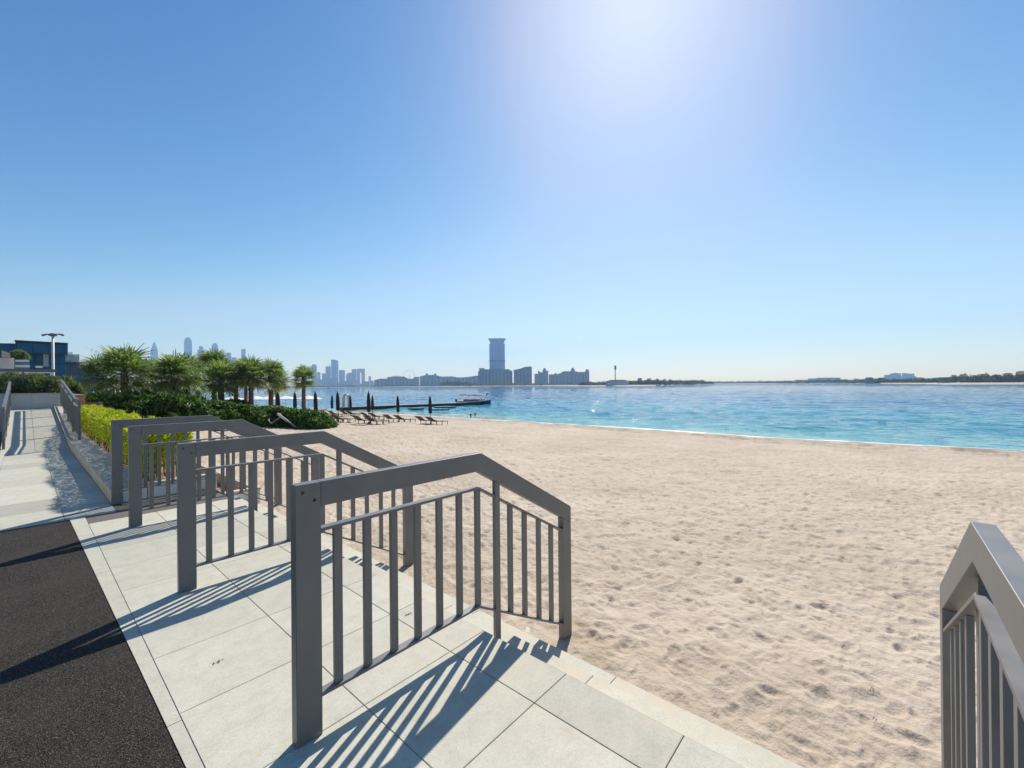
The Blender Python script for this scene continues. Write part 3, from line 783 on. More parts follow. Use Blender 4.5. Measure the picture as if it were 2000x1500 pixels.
# ------------------------------------------------------------------ beach furniture
def make_parasol():
    r = empty('closed_parasol', (0,0,0))
    MB().lathe([(.24, 0), (.24, .05), (.06, .07), (.05, .22), (.03, .23)], 12).obj('base', M_darkmet, r, smooth=False)
    MB().tube([(0,0,.05), (0,0,2.25)], .024, 8).obj('pole', M_darkmet, r, smooth=True)
    jit = [1+.16*(k % 2) for k in range(16)]
    MB().lathe([(.05,.88),(.115,.93),(.125,1.1),(.10,1.16),(.12,1.24),(.115,1.6),(.085,2.0),(.05,2.17),(.02,2.24)], 16, mod=lambda k: jit[k]).obj('folded_canopy', M_dark, r, smooth=True)
    MB().lathe([(.018,2.24),(.022,2.28),(.006,2.33)], 8).obj('finial', M_darkmet, r)
    return r
def make_lounger():
    r = empty('sun_lounger', (0,0,0))     # length along +X, head at x=0
    m = MB()
    for s in (-.31, .31): m.bar((.62, s, .29), (1.95, s, .29), .035, .045)
    m.bar((.62,-.31,.29), (.62,.31,.29), .035, .04); m.bar((1.95,-.33,.29), (1.95,.33,.29), .035, .045)
    m.obj('frame', M_darkmet, r)
    MB().box(.63, 1.94, -.29, .29, .298, .318).obj('seat_sling', M_bronze, r)
    b = MB(); b.bar((.62, 0, .31), (.02, 0, .66), .60, .022); b.obj('backrest', M_bronze, r)
    f = MB()
    for s in (-.31, .31): f.bar((.62, s, .30), (.0, s, .675), .035, .04)
    f.bar((.0,-.31,.675), (.0,.31,.675), .035, .04); f.obj('backrest_frame', M_darkmet, r)
    for sx in (.70, 1.30, 1.92):
        for s in (-.31, .31): MB().bar((sx, s, 0), (sx, s, .27), .035, .035).obj('leg', M_darkmet, r)
    for s in (-.29, .29): MB().bar((.30, s, .48), (.72, s, .22), .02, .03).obj('backrest_strut', M_darkmet, r)
    return r
par0 = make_parasol(); lng0 = make_lounger()
PP = [(841.5, 829, 'closed dark parasol nearest the boat, rightmost of the beach row'),
 (778, 825, 'closed dark parasol standing alone, second from the right in the row'),
 (721, 829, 'tall closed dark parasol, front one of the overlapping pair at mid row'),
 (728, 819, 'shorter closed parasol just behind the right side of the tall overlapping one'),
 (686, 813.5, 'small closed parasol right of the steel arch'),
 (661, 825, 'tall closed parasol left of the steel arch'),
 (648.5, 814, 'small closed parasol left of the tall one by the arch'),
 (618, 828, 'closed parasol behind the rounded shrub right of the solitary palm'),
 (577, 826, 'closed parasol seen between palm trunks, left of the solitary palm'),
 (545, 826, 'closed parasol against the trunk of the small low palm, leftmost dark one')]
used = False
lay = ['left', 'right']
LL = {0: ('lounger left of the parasol nearest the boat, head raised', 'lounger right of the parasol nearest the boat, rightmost of all'),
 1: ('lounger left of the parasol that stands second from the right', 'lounger right of the parasol that stands second from the right'),
 2: ('lounger left of the tall front parasol at mid row', 'lounger right of the tall front parasol at mid row'),
 3: ('lounger left of the shorter parasol behind the mid row pair', 'lounger right of the shorter parasol behind the mid row pair'),
 4: ('lounger left of the small parasol right of the steel arch', 'lounger right of the small parasol right of the steel arch'),
 5: ('lounger left of the tall parasol by the arch, partly behind the shrub', 'lounger right of the tall parasol left of the arch'),
 6: ('lounger left of the smallest parasol near the rounded shrub', 'lounger right of the smallest parasol near the rounded shrub')}
TOPY = {0: 771.5, 1: 771, 2: 763, 3: 771, 4: 770.5, 5: 763, 6: 770.5, 7: 763, 8: 764, 9: 764}
for i, (px, py, lb) in enumerate(PP):
    g = grd(px, py); o = par0 if i == 0 else copy_tree(par0)
    o.location = (g.x, g.y, gz(g.x, g.y)-.02); tag(o, lb, 'parasol', 'closed parasols on the beach')
    dpt = (g-EYE).dot(FWD); zt = atd(px, TOPY[i], dpt).z; s_ = max(.8, min(1.35, (zt-o.location.z)/2.33)); o.scale = (s_, s_, s_)
    o.rotation_euler = (math.radians(rnd.uniform(-1.5, 1.5)), math.radians(rnd.uniform(-1, 3)), rnd.random()*3)
    if i in LL:
        for j, sgn in enumerate((1, -1)):
            l = lng0 if not used else copy_tree(lng0); used = True
            off = Vector((-.70+rnd.uniform(-.1, .1), sgn*.62, 0)); q = Vector((g.x, g.y, 0))+off
            l.location = (q.x, q.y, gz(q.x, q.y)+.0); l.scale = (.9, .9, .85); l.rotation_euler = (0, math.radians(2.5), math.radians(rnd.uniform(5, 13)))
            tag(l, LL[i][j], 'sun lounger', 'brown sun loungers on the sand')

# tipped-up lounger leaning in front of the shrubs
dp = (grd(582, 838)-EYE).dot(FWD)
def Q_(u, v, k=0): p = atd(u, v, dp+k); return p
r = empty('tipped_lounger', Q_(582, 838)); o0 = Vector(r.location)
m = MB()
for k in (0, .58): m.bar(Q_(542, 807, k)-o0, Q_(583, 837.5, k)-o0, .05, .055)
m.bar(Q_(542, 807, 0)-o0, Q_(542, 807, .58)-o0, .05, .05); m.bar(Q_(583, 837.5, 0)-o0, Q_(583, 837.5, .58)-o0, .05, .05)
m.obj('frame', M_pale_frame, r)
m = MB(); m.bar(Q_(543.5, 807.5, .29)-o0, Q_(580, 835, .29)-o0, .52, .015); m.obj('sling', M_bronze, r)
m = MB()
for k in (0, .5): m.bar(Q_(549, 814, k)-o0, Q_(530, 827, k)-o0, .04, .04); m.bar(Q_(530, 827, k)-o0, Q_(523.5, 820, k)-o0, .035, .035)
m.obj('backrest_frame', M_pale_frame, r)
MB().bar(Q_(532, 828, .25)-o0, Q_(536, 838, .25)-o0, .05, .05).obj('leg', M_darkmet, r)
tag(r, 'lounger frame tipped up on its end in front of the dark shrubs', 'sun lounger')
# tarpaulin covered lounger
g = grd(415, 839); r = empty('covered_lounger', g)
V = []; Fc = []; nx, ny = 36, 12
for i in range(nx+1):
    for j in range(ny+1):
        a = i/nx; b = j/ny; x = (a-.5)*1.75; y = (b-.5)*.8
        e = min(a, 1-a)*9; f_ = min(b, 1-b)*5; hh = min(1, e)*min(1, f_)
        z = hh*(.20+.08*math.sin(a*5+.4)+.05*mnoise.noise(Vector((x*5, y*4, 0))))+.0
        V.append(RGT*x+FWD*y+Vector((0,0,z)))
for i in range(nx):
    for j in range(ny): a = i*(ny+1)+j; Fc.append((a, a+1, a+ny+2, a+ny+1))
mesh('cover', V, Fc, M_tarp, r, smooth=True)
m = MB()
for a in (-.7, .7):
    for b in (-.3, .3): q = RGT*a+FWD*b; m.bar(q, q+Vector((0,0,.18)), .04, .04)
m.obj('legs', M_darkmet, r)
tag(r, 'low lounger under a crumpled dark grey cover at the edge of the shrubs', 'covered lounger')

# white open parasols on a low deck beyond the palms
dk = atd(530, 800, 62); r = empty('bathing_deck', (dk.x, dk.y, WATER))
m = MB().box(-9.5, 7.5, -1.5, 1.5, .05, .28); m.rot(Matrix.Rotation(-YAW, 4, 'Z')); m.obj('deck', M_deck, r)
m = MB()
for k in range(9): m.box(-9+2*k, -8.8+2*k, -1.45, -1.25, -1.5, .05)
m.rot(Matrix.Rotation(-YAW, 4, 'Z')); m.obj('piles', M_pont, r)
tag(r, 'low bathing deck over the water behind the palms', 'deck')
def white_parasol():
    r = empty('open_parasol', (0,0,0))
    MB().tube([(0,0,0), (0,0,2.2)], .03, 8).obj('pole', M_pole, r)
    MB().lathe([(1.75,1.66),(1.75,1.82),(1.0,2.05),(.4,2.22),(.03,2.34)], 8).obj('canopy', M_canvas, r)
    MB().lathe([(.25,0),(.25,.06),(.04,.08)], 10).obj('base', M_greywall, r)
    return r
wp = white_parasol()
for i, (px, dd, lb) in enumerate([(455, 0, 'white open parasol glimpsed left of the straight palm trunks'), (500, .3, 'white open parasol right of the twin palm trunks'),
                             (525, -.6, 'white open parasol behind the orange-brown palm trunk'), (558, .2, 'white open parasol between the palms at right and the small low palm'),
                             (603, -.2, 'white open parasol at the right end of the row, right of the solitary palm')]):
    o = wp if i == 0 else copy_tree(wp); p = atd(px, 800, 62+dd); o.location = (p.x, p.y, WATER+.28); o.rotation_euler[2] = .3+i
    o.scale = (1, 1, .86); tag(o, lb, 'parasol', 'white open parasols beyond the palms')

# ------------------------------------------------------------------ pier, arch, boat, boards, swimmers
A_ = at(668, 802, WATER); B_ = at(938, 790.5, WATER); A_.z = B_.z = 0
u_ = (B_-A_).normalized(); v_ = Vector((-u_.y, u_.x, 0)); Lp = (B_-A_).length
r = empty('floating_pier', (A_.x, A_.y, WATER)); Rz = Matrix.Rotation(math.atan2(u_.y, u_.x), 4, 'Z')
nS = 10; sg = MB(); dkk = MB()
for k in range(nS):
    a = Lp*k/nS; b = Lp*(k+1)/nS
    sg.box(a+.06, b-.06, 0, 2.2, -.25, .42); dkk.box(a+.02, b-.02, -.04, 2.24, .42, .50)
sg.rot(Rz).obj('floats', M_pont, r); dkk.rot(Rz).obj('deck', M_deck, r)
tag(r, 'long dark floating pier running out from the beach to the boat', 'pier')
# steel arch at shore end
p = atd(675, 797, 64); r = empty('steel_arch', (p.x, p.y, WATER+.45))
zt = atd(675, 770, 64).z-(WATER+.45); wv_ = 5.2/F*64
for k in (0, .5):
    pts = [RGT*-wv_+Vector((0,0,0)), RGT*-wv_+Vector((0,0,zt*.62))]+[RGT*(-wv_*math.cos(t))+Vector((0,0,zt*.62+zt*.38*math.sin(t))) for t in [math.pi*j/8 for j in range(1, 8)]]+[RGT*wv_+Vector((0,0,zt*.62)), RGT*wv_]
    MB().tube([q+FWD*k for q in pts], .09, 8).obj('hoop', M_steel, r, smooth=True)
m = MB()
for z_ in (zt*.3, zt*.62):
    for s in (-1, 1): m.bar(RGT*wv_*s+Vector((0,0,z_)), RGT*wv_*s+FWD*.5+Vector((0,0,z_)), .04, .04)
m.obj('brace', M_steel, r)
tag(r, 'shiny steel hoop arch at the shore end of the floating pier', 'arch')
# boat
M_navy = simple('navy hull paint', (.015, .022, .06), .3, .1, 3); M_wht = simple('white gelcoat', (.72, .72, .70), .3, .04, 3)
M_orange = simple('orange awning', (.62, .20, .07), .7, .1, 3); M_redd = simple('red trim', (.35, .05, .04), .6, .1, 3)
bp = atd(926, 789, 79); r = empty('tour_boat', (bp.x, bp.y, WATER), -YAW)    # local +X = camera right at photo
def hull(z0, z1, k0, k1, xo=0):
    st = 14; V = []; Fc = []
    for i in range(st+1):
        a = i/st; x = -3.1+6.2*a; w_ = 1.05*(1-max(0, (a-.62)/.38)**2.2)*(.85+.15*min(1, a*6))
        for (z, k) in ((z0, k0), (z1, k1)):
            zz = z+(.30*max(0, (a-.55)/.45)**2 if z == z1 or z0 > .3 else 0)
            V += [(x, -w_*k-.02, zz), (x, w_*k+.02, zz)]
    for i in range(st):
        b = i*4
        Fc += [(b, b+4, b+6, b+2), (b+1, b+3, b+7, b+5), (b, b+1, b+5, b+4), (b+2, b+6, b+7, b+3)]
    Fc += [(0, 2, 3, 1), (st*4, st*4+1, st*4+3, st*4+2)]
    return V, Fc
V, Fc = hull(-.3, .55, .6, 1.0); mesh('hull', V, Fc, M_navy, r)
V, Fc = hull(.55, .72, 1.02, 1.04); mesh('gunwale', V, Fc, M_wht, r)
MB().box(-1.9, .9, -.75, .75, .6, .98).obj('seating', M_redd, r)
MB().box(.9, 2.1, -.7, .7, .6, 1.1).obj('console', M_wht, r)
MB().prism([(-.95, 1.78), (.3, 1.88), (1.6, 1.78), (1.6, 1.68), (-.95, 1.66)], -.95, .95, 'y').rot(Matrix.Translation((.0,0,0))).obj('front_awning', M_orange, r)
MB().prism([(-2.6, 1.86), (-1.6, 1.94), (-1.0, 1.86), (-1.0, 1.76), (-2.6, 1.74)], -.95, .95, 'y').obj('rear_awning', M_orange, r)
for x_ in (-2.5, -1.05, .3, 1.5):
    for s in (-.9, .9): MB().bar((x_, s, .6), (x_, s, 1.78), .05, .05).obj('awning_post', M_wht, r)
m = MB(); m.bar((-3.0,0,.4), (-3.35,0,.4), .35, .7); m.box(-3.5,-3.15,-.2,.2,.6,1.05); m.obj('outboard_engine', M_darkmet, r)
m = MB(); m.tube([(2.0,.2,1.0),(2.35,.2,2.0)], .04, 6); m.prism([(2.25,1.55),(2.7,2.05),(2.42,2.15)], .18, .22, 'y'); m.obj('flag', M_navy, r)
m = MB()
for x_, w_ in ((2.0,.72),(2.5,.5),(2.95,.2)):
    for s in (-1,1): m.tube([(x_, s*w_, .75), (x_, s*w_, 1.15)], .02, 5)
for s in (-1,1): m.tube([(1.9, s*.8, 1.15),(2.5, s*.52,1.18),(3.0,s*.15,1.25)], .02, 5)
m.obj('bow_rail', M_steel, r)
tag(r, 'small navy and white tour boat with orange awnings moored at the pier end', 'boat')
M_board = simple('turquoise board', (.30, .58, .60), .3, .06, 3); M_boardb = simple('dark board edge', (.03, .07, .13), .4, .1, 3)
def board():
    r = empty('paddle_board', (0,0,0)); P = []; n = 24
    for k in range(n):
        t = 2*math.pi*k/n; P.append((1.6*math.cos(t), .42*math.sin(t)*(1-.15*math.cos(t))))
    MB().prism(P, .0, .10, 'z').obj('hull', M_boardb, r); MB().prism([(x*.97, y*.93) for x, y in P], .10, .17, 'z').obj('deck_pad', M_board, r)
    return r
b0 = board()
for i, (px, py, sz, lb) in enumerate([(813, 800.5, .78, 'dark-sided paddle board floating in front of the pier, leftmost of three'), (857, 802.5, .95, 'pale turquoise paddle board right of the rightmost parasol, nearest the beach'), (869, 797.5, 1.08, 'paddle board closest to the pier, rightmost of three')]):
    o = b0 if i == 0 else copy_tree(b0); p = at(px, py, WATER); o.location = (p.x, p.y, WATER+.05); o.rotation_euler[2] = -YAW+(-.1, .1, .2)[i]; o.scale = (sz, sz, 1.6)
    tag(o, lb, 'paddle board', 'paddle boards by the pier')
# swimmers: continuous head-neck-shoulder body
M_skin = simple('tanned skin', (.22, .12, .08), .6, .1, 8); M_hair = simple('dark hair', (.015, .012, .012), .7, .2, 20)
def swimmer(p, rz, label):
    r = empty('person', (p.x, p.y, WATER), rz)
    me = bpy.data.meshes.new('body'); bm = bmesh.new()
    pts = [((0,0,-.45), .17), ((0,0,-.10), .17), ((0,0,.02), .075), ((0,.01,.12), .085), ((0,.02,.21), .10), ((0,.01,.28), .06), ((-.19,0,-.08), .07), ((-.34,.18,-.14), .045), ((-.30,.42,-.10), .04), ((.19,0,-.08), .07), ((.34,.18,-.14), .045), ((.30,.42,-.10), .04)]
    vs = [bm.verts.new(a) for a, _ in pts]
    for a, b in ((0,1),(1,2),(2,3),(3,4),(4,5),(1,6),(6,7),(7,8),(1,9),(9,10),(10,11)): bm.edges.new((vs[a], vs[b]))
    bm.to_mesh(me); bm.free(); me.materials.append(M_skin); o = bpy.data.objects.new('body', me); link(o, r)
    sk = o.modifiers.new('skin', 'SKIN')
    for i, (_, q) in enumerate(pts): me.skin_vertices[0].data[i].radius = (q, q)
    me.skin_vertices[0].data[0].use_root = True
    o.modifiers.new('sub', 'SUBSURF').levels = 2; o.modifiers['sub'].render_levels = 2
    m = MB().lathe([(.10,.17),(.118,.20),(.112,.26),(.08,.305),(.02,.325)], 14, cy=.0); m.obj('hair', M_hair, r, smooth=True)
    return tag(r, label, 'person', 'swimmers in the bay')
swimmer(at(928, 812, WATER), 1.2, 'swimmer with dark hair, head above the water right of the paddle boards')
swimmer(at(919.5, 813.5, WATER), .2, 'smaller swimmer low in the water just left of the dark-haired one')
swimmer(at(790, 781, WATER), .2, 'lone swimmer far out beyond the pier, right of the lone parasol')
# marker buoy
p = at(972, 774, WATER); r = empty('buoy', (p.x, p.y, WATER)); MB().lathe([(.1,-.2),(.35,0),(.38,.2),(.2,.5),(.05,.7)], 12).obj('float', M_wht, r, smooth=True); tag(r, 'small white mooring buoy on the water right of the boat', 'buoy')
# dark stones on the wet edge
for i, (px, py, lb) in enumerate([(1463, 857, 'dark stone lying at the water line, left of two'), (1514, 860, 'dark stone lying at the water line, right of two')]):
    p = at(px, py, WATER+.05); bm = bmesh.new(); bmesh.ops.create_icosphere(bm, subdivisions=2, radius=.13)
    for v in bm.verts: v.co *= 1+.3*mnoise.noise(v.co*6+Vector((i*5,0,0))); v.co.z *= .55
    me = bpy.data.meshes.new('stone'); bm.to_mesh(me); bm.free(); me.materials.append(M_darkmet); o = bpy.data.objects.new('stone', me); link(o); o.location = p
    tag(o, lb, 'stone', 'stones at the water line')
# dry twigs and leaf scraps on the paving
def scrap(u, v, z, label, n, seed, col):
    g = random.Random(seed); p = at(u, v, z); r = empty('dry_leaf', (p.x, p.y, z+.001)); m = MB()
    for k in range(n):
        a = g.random()*6.28; x, y = g.uniform(-.025, .025), g.uniform(-.01, .01); l = g.uniform(.004, .015)
        d = Vector((math.cos(a), math.sin(a), .15))*l; s = Vector((-math.sin(a), math.cos(a), .2))*l*.3; c = Vector((x, y, .003))
        m.add([c-d, c+s, c+d, c-s, c+Vector((0,0,.003))], [(0,1,4), (1,2,4), (2,3,4), (3,0,4)])
    m.obj('leaf_blade', col, r); return tag(r, label, 'dry leaf')
M_dry = simple('dry brown leaf', (.16, .07, .03), .8, .3, 40)
scrap(428, 1293, 0, 'crumbled dry brown leaf on the tile left of the big post', 9, 1, M_dry)
scrap(797, 1201, 0, 'dry leaf scrap seen between the balusters of the nearest railing', 7, 2, M_dry)
for i, (u, v, lb) in enumerate([(1703, 1347, 'dark red leaf lying on the sand near the right railing'), (1708, 1408, 'dark dry leaf on the sand left of the right railing'), (1553, 1034, 'dark pebble-like leaf scrap in the middle of the sand')]):
    p = grd(u, v); scrap(u, v, p.z+.012, lb, 6, 10+i, simple('dark dry leaf', (.07, .02, .018), .8, .3, 40))

# ------------------------------------------------------------------ blue glass building and neighbours, left
def mat_facade(name, wall, glass, sx, sz, fx=.6, fz=.55, rough=.6, spec=.5):
    """window grid from object coordinates: x+y across, z up"""
    m, t, p = newmat(name); co = objco(t); s = N(t, 'ShaderNodeSeparateXYZ'); t.links.new(co, s.inputs[0])
    h = math_(t, 'ADD', s.outputs[0], s.outputs[1])
    wx = math_(t, 'LESS_THAN', math_(t, 'FRACT', math_(t, 'DIVIDE', h, sx)), fx)
    wz = math_(t, 'LESS_THAN', math_(t, 'FRACT', math_(t, 'DIVIDE', s.outputs[2], sz)), fz)
    k = math_(t, 'MULTIPLY', wx, wz)
    n = noise(t, .04, 3, .6, co)
    c = mix(t, k, wall, glass); c = mix(t, .5, c, ramp(t, n, [(.3, (.8,.8,.8)), (.7, (1.15,1.15,1.15))]), 'MULTIPLY')
    t.links.new(c, p.inputs['Base Color'])
    t.links.new(ramp(t, k, [(0, (rough,)*3), (1, (.25,)*3)]), p.inputs['Roughness']); p.inputs['Specular IOR Level'].default_value = spec; return m
M_blue = mat_facade('dark blue glass', (.005,.045,.10), (.003,.08,.18), 1.6, 1.3, .9, .88, .5, .25)
r = empty('glass_building', atd(66, 765, 60)); o0 = Vector(r.location); o0.z = 1.2; r.location = o0
def wallq(u0_, d0, u1_, d1, v0, v1, dd, zlow=None):
    a, b = atd(u0_, v0, d0), atd(u1_, v1, d1); out = []
    n_ = px_dir((u0_+u1_)/2).normalized()
    za = a.z-o0.z; zb_ = b.z-o0.z; zl = zlow-o0.z
    P = [a-o0, b-o0, b-o0+n_*dd, a-o0+n_*dd]
    V = [Vector((q.x, q.y, zl)) for q in P]+[Vector((P[0].x, P[0].y, za)), Vector((P[1].x, P[1].y, zb_)), Vector((P[2].x, P[2].y, zb_)), Vector((P[3].x, P[3].y, za))]
    return V, [(0,3,2,1),(4,5,6,7),(0,1,5,4),(1,2,6,5),(2,3,7,6),(3,0,4,7)]
V, Fc = wallq(-120, 52, 127.5, 60, 668, 672.5, 14, 0.0); mesh('glazed_facade', V, Fc, M_blue, r)
V, Fc = wallq(30, 55.5, 132.5, 59.5, 666.8, 671.5, 12, atd(66, 692, 58).z); mesh('upper_storey', V, Fc, M_blue, r)
V, Fc = wallq(28, 55.2, 133, 59.3, 665.8, 670.7, 12.4, atd(66, 668.2, 58).z); mesh('roof_edge', V, Fc, M_darkmet, r)
M_pane = simple('grey lit panel', (.20, .28, .28), .4, .1, 2)
V, Fc = wallq(84, 58.1, 95, 58.45, 687, 687, .3, atd(90, 716, 58).z); mesh('entrance_panel', V, Fc, M_pane, r)
tag(r, 'dark blue glass building with a flat overhanging roof behind the street lamp', 'building')
r = empty('low_house', atd(142, 765, 110)); o0 = Vector(r.location); o0.z = 1.2; r.location = o0
M_bluegrey = mat_facade('blue grey block', (.30,.38,.48), (.12,.2,.3), 3, 3)
V, Fc = wallq(126, 110, 155, 110, 692, 692, 12, 0); mesh('wall', V, Fc, M_bluegrey, r)
V, Fc = wallq(133, 108, 142, 108, 688, 688, 6, atd(140, 693, 108).z); mesh('roof_box', V, Fc, M_wht, r)
tag(r, 'pale blue-grey block peeping out right of the blue glass building', 'building')
r = empty('low_house', atd(155, 765, 80)); o0 = Vector(r.location); o0.z = 1.2; r.location = o0
V, Fc = wallq(128, 80, 190, 84, 709.5, 709.5, 10, 0); mesh('wall', V, Fc, mat_facade('dim slate wall', (.05,.09,.14), (.03,.06,.1), 3, 3), r)
V, Fc = wallq(127, 79.5, 192, 83.5, 707, 707, 11, atd(155, 709.5, 80).z); mesh('roof', V, Fc, M_darkmet, r)
tag(r, 'dark low house with flat roof between the blue building and the palms', 'building')
# white terrace house and canopy in front of blue building
r = empty('terrace_house', atd(30, 765, 42)); o0 = Vector(r.location); o0.z = 1.2; r.location = o0
V, Fc = wallq(-60, 40, 28, 42, 699, 699, 6, 0); mesh('wall', V, Fc, simple('white render', (.6,.62,.6), .7, .06, 2), r)
V, Fc = wallq(28.5, 42, 58, 42.5, 701, 702, 6, 0); mesh('glazed_wing', V, Fc, simple('teal glass', (.05,.15,.18), .3, .1, 2), r)
for (a, b, v0, v1) in ((30, 57, 703, 706), (30, 58, 713, 717), (69, 83, 714.5, 718), (30, 104, 724.5, 729)):
    V, Fc = wallq(a, 41.2, b, 41.6, v0, v0, .4, atd((a+b)/2, v1, 41.4).z); mesh('white_band', V, Fc, M_wht, r)
for a in (38, 50, 60, 98): V, Fc = wallq(a, 41.3, a+4.5, 41.3, 729, 729, .4, .2); mesh('column', V, Fc, M_wht, r)
V, Fc = wallq(3, 40.2, 20, 40.5, 684, 690, 3, atd(12, 697, 40).z); mesh('roof', V, Fc, M_cope, r)
tag(r, 'white terrace house with teal glazing at the left edge in front of the blue building', 'building')
for i, (px, ty, dp, hw, lb) in enumerate([(36, 682, 44, 12, 'small round green tree above the terrace house roof'),
        (20, 728, 22, 24, 'dusty shrub behind the end wall at the far left'), (62, 731, 19.5, 26, 'dusty shrub behind the end wall, in the middle'), (92, 733, 19, 20, 'dusty shrub behind the end wall just left of the lamp pole'), (128, 738, 24, 22, 'dusty shrub right of the lamp pole beside the ramp railing')]):
    p = atd(px, ty, dp)
    if i == 0:
        r = shrub((p.x, p.y, p.z-1.0), (hw/F*dp/.9, hw/F*dp/.9, .85), lb, 'tree', None, 1, M_palm, name='round_tree')
        MB().tube([(0,0,-p.z), (0,0,.6)], [.15, .1], 8).obj('trunk', M_trunk, r)
    else: shrub((p.x, p.y, 1.25 if px < 110 else .3), (hw/F*dp/.8, hw/F*dp/.8, (p.z-(1.25 if px < 110 else .3))/1.1), lb, 'shrub', 'dusty shrubs behind the end wall', i % 3, M_dryshrub)

# ------------------------------------------------------------------ far skyline
class Far:
    """a distant building laid out in metres across (camera right) / up, at a given depth"""
    def __init__(s, name, label, cat, depth, uc, group=None):
        s.d = depth; s.uc = uc; p = atd(uc, 757, depth); s.o = Vector((p.x, p.y, WATER)); s.th = math.atan((uc-1000)/F); s.r = empty(name, s.o, -YAW-s.th)
        tag(s.r, label, cat, group)
    def X(s, u): return s.d/math.cos(s.th)*math.tan(math.atan((u-1000)/F)-s.th)
    def Zp(s, u, v): return atd(u, v, s.d).z-WATER
    def block(s, u0_, u1_, vt, name, mat, vb=None, dy=None, dep=None):
        a, b = s.X(u0_), s.X(u1_); zt = s.Zp((u0_+u1_)/2, vt); zb_ = 0 if vb is None else s.Zp((u0_+u1_)/2, vb)
        dep = dep or max(12, (b-a)*.8); y0 = dy or 0
        return MB().box(a, b, y0, y0+dep, zb_, zt).obj(name, mat, s.r)
    def poly(s, pts, name, mat, dep=None, dy=0):
        P = [(s.X(u), s.Zp(u, v)) for u, v in pts]
        dep = dep or max(12, (max(p[0] for p in P)-min(p[0] for p in P))*.8)
        return MB().prism(P, dy, dy+dep, 'y').obj(name, mat, s.r)
    def dome(s, u, v0, v1, w, name, mat, dy=None, sq=False):
        z0, z1 = s.Zp(u, v0), s.Zp(u, v1); rr = w/F*s.d/2
        pr = [(rr*math.cos(t*math.pi/2)**.8 if t < 1 else .4, z0+(z1-z0)*math.sin(t*math.pi/2)) for t in [k/6 for k in range(7)]]
        m = MB().lathe(pr, 14, cx=s.X(u), cy=(dy or rr)); return m.obj(name, mat, s.r, smooth=True)
fa = lambda nm, w_, g_, sx=9, sz=4: mat_facade(nm, w_, g_, sx, sz, .6, .6)
M_f1 = fa('tower cladding', (.27,.39,.58), (.22,.33,.50), 12, 7)
M_f2 = fa('dark hotel stone', (.07,.12,.22), (.04,.07,.14), 16, 8)
M_f3 = fa('sand coloured blocks', (.20,.24,.32), (.12,.16,.24), 14, 9)
M_f4 = fa('pale towers', (.40,.40,.40), (.16,.19,.24), 14, 9)
M_f5 = fa('hazy skyscraper', (.17,.25,.38), (.11,.17,.28), 14, 12)
# the tall hotel tower on the palm
b = Far('tall_tower', 'tall slab tower with a flared crown rising above the dark hotel blocks', 'skyscraper', 2050, 971)
b.block(956.3, 986.6, 671, 'shaft', M_f1, dep=60); b.block(955.8, 987, 704.3, 'sky_band', M_f2, vb=705.8, dy=-3, dep=66)
b.poly([(959, 671), (984, 671), (985.5, 666.5), (988, 661.5), (955, 661.5), (957.5, 666.5)], 'flared_crown', M_f1, 62, -1)
b.block(954.8, 988.2, 661.0, 'crown_rim', M_f2, vb=662.2, dy=-4, dep=68)
b.block(976, 979.5, 659.6, 'roof_box', M_f2, vb=661, dy=20, dep=12)
b = Far('hotel_block', 'dark blue hotel block with a corner turret at the foot of the tall tower', 'building', 1950, 968)
b.block(934, 1001, 724, 'wing', M_f2, dep=70); b.block(945, 996, 721.0, 'upper_storeys', M_f2, vb=725, dy=8, dep=50)
b.block(936.5, 945.5, 719.3, 'turret', M_f2, dy=-6, dep=20); b.block(935.5, 947, 719.2, 'turret_cap', M_f2, vb=720.4, dy=-9, dep=26)
for k in range(9): b.block(938+k*7, 939.6+k*7, 724.5, 'bay', M_f3, dy=-5, dep=6)
b = Far('hotel_block', 'dark building with a roof rising to the right, right of the tall tower', 'building', 1900, 1021)
b.poly([(1003.6, 757), (1039, 757), (1039, 717), (1037.5, 715.6), (1026, 716.5), (1019, 719), (1010, 721.5), (1003.6, 722)], 'wing', M_f2, 70)
for k in range(5): b.block(1006+k*7, 1007.6+k*7, 724, 'bay', M_f3, dy=-5, dep=6)
b = Far('apartment_block', 'stepped block with one pointed dome, between the dark building and the long wing', 'building', 1850, 1058)
b.poly([(1044, 757), (1071, 757), (1071, 724), (1060, 724), (1060, 727), (1051, 727), (1051, 730), (1044, 730)], 'wing', M_f3, 50)
b.block(1060.5, 1067, 721.8, 'tower', M_f3, dy=-8, dep=30); b.dome(1063.7, 722, 718.3, 5, 'dome', M_f3, dy=6)
b.dome(1052.5, 727, 723.5, 3.5, 'dome', M_f3, dy=6)
b = Far('apartment_block', 'long sand coloured wing with two domed towers at the right end of the hotels', 'building', 1850, 1112)
b.poly([(1072, 757), (1150.5, 757), (1150.5, 726.5), (1129, 726.5), (1124, 725), (1100, 725), (1096, 728), (1088, 731), (1072, 731)], 'wing', M_f3, 50)
b.block(1115, 1123, 722, 'tower', M_f3, dy=-8, dep=30); b.dome(1119, 722, 718, 6, 'dome', M_f3, dy=6)
b.block(1143.5, 1151, 724, 'tower', M_f3, dy=-8, dep=30); b.dome(1147.2, 724, 721, 6, 'dome', M_f3, dy=6)
for k in range(10): b.block(1075+k*7.3, 1076.6+k*7.3, 733, 'bay', M_f4, dy=-5, dep=6)
b.block(1083, 1087, 728.5, 'turret', M_f3, vb=731, dy=6, dep=15)
b = Far('apartment_block', 'low shoreline apartment wing left of the tall tower with two small turrets', 'building', 2100, 877)
b.poly([(820, 757.5), (934, 757.5), (934, 733), (918, 735.5), (905, 737), (892, 737), (884, 735), (862, 735.5), (850, 732.5), (832, 732.5), (820, 735.5)], 'wing', M_f3, 50)
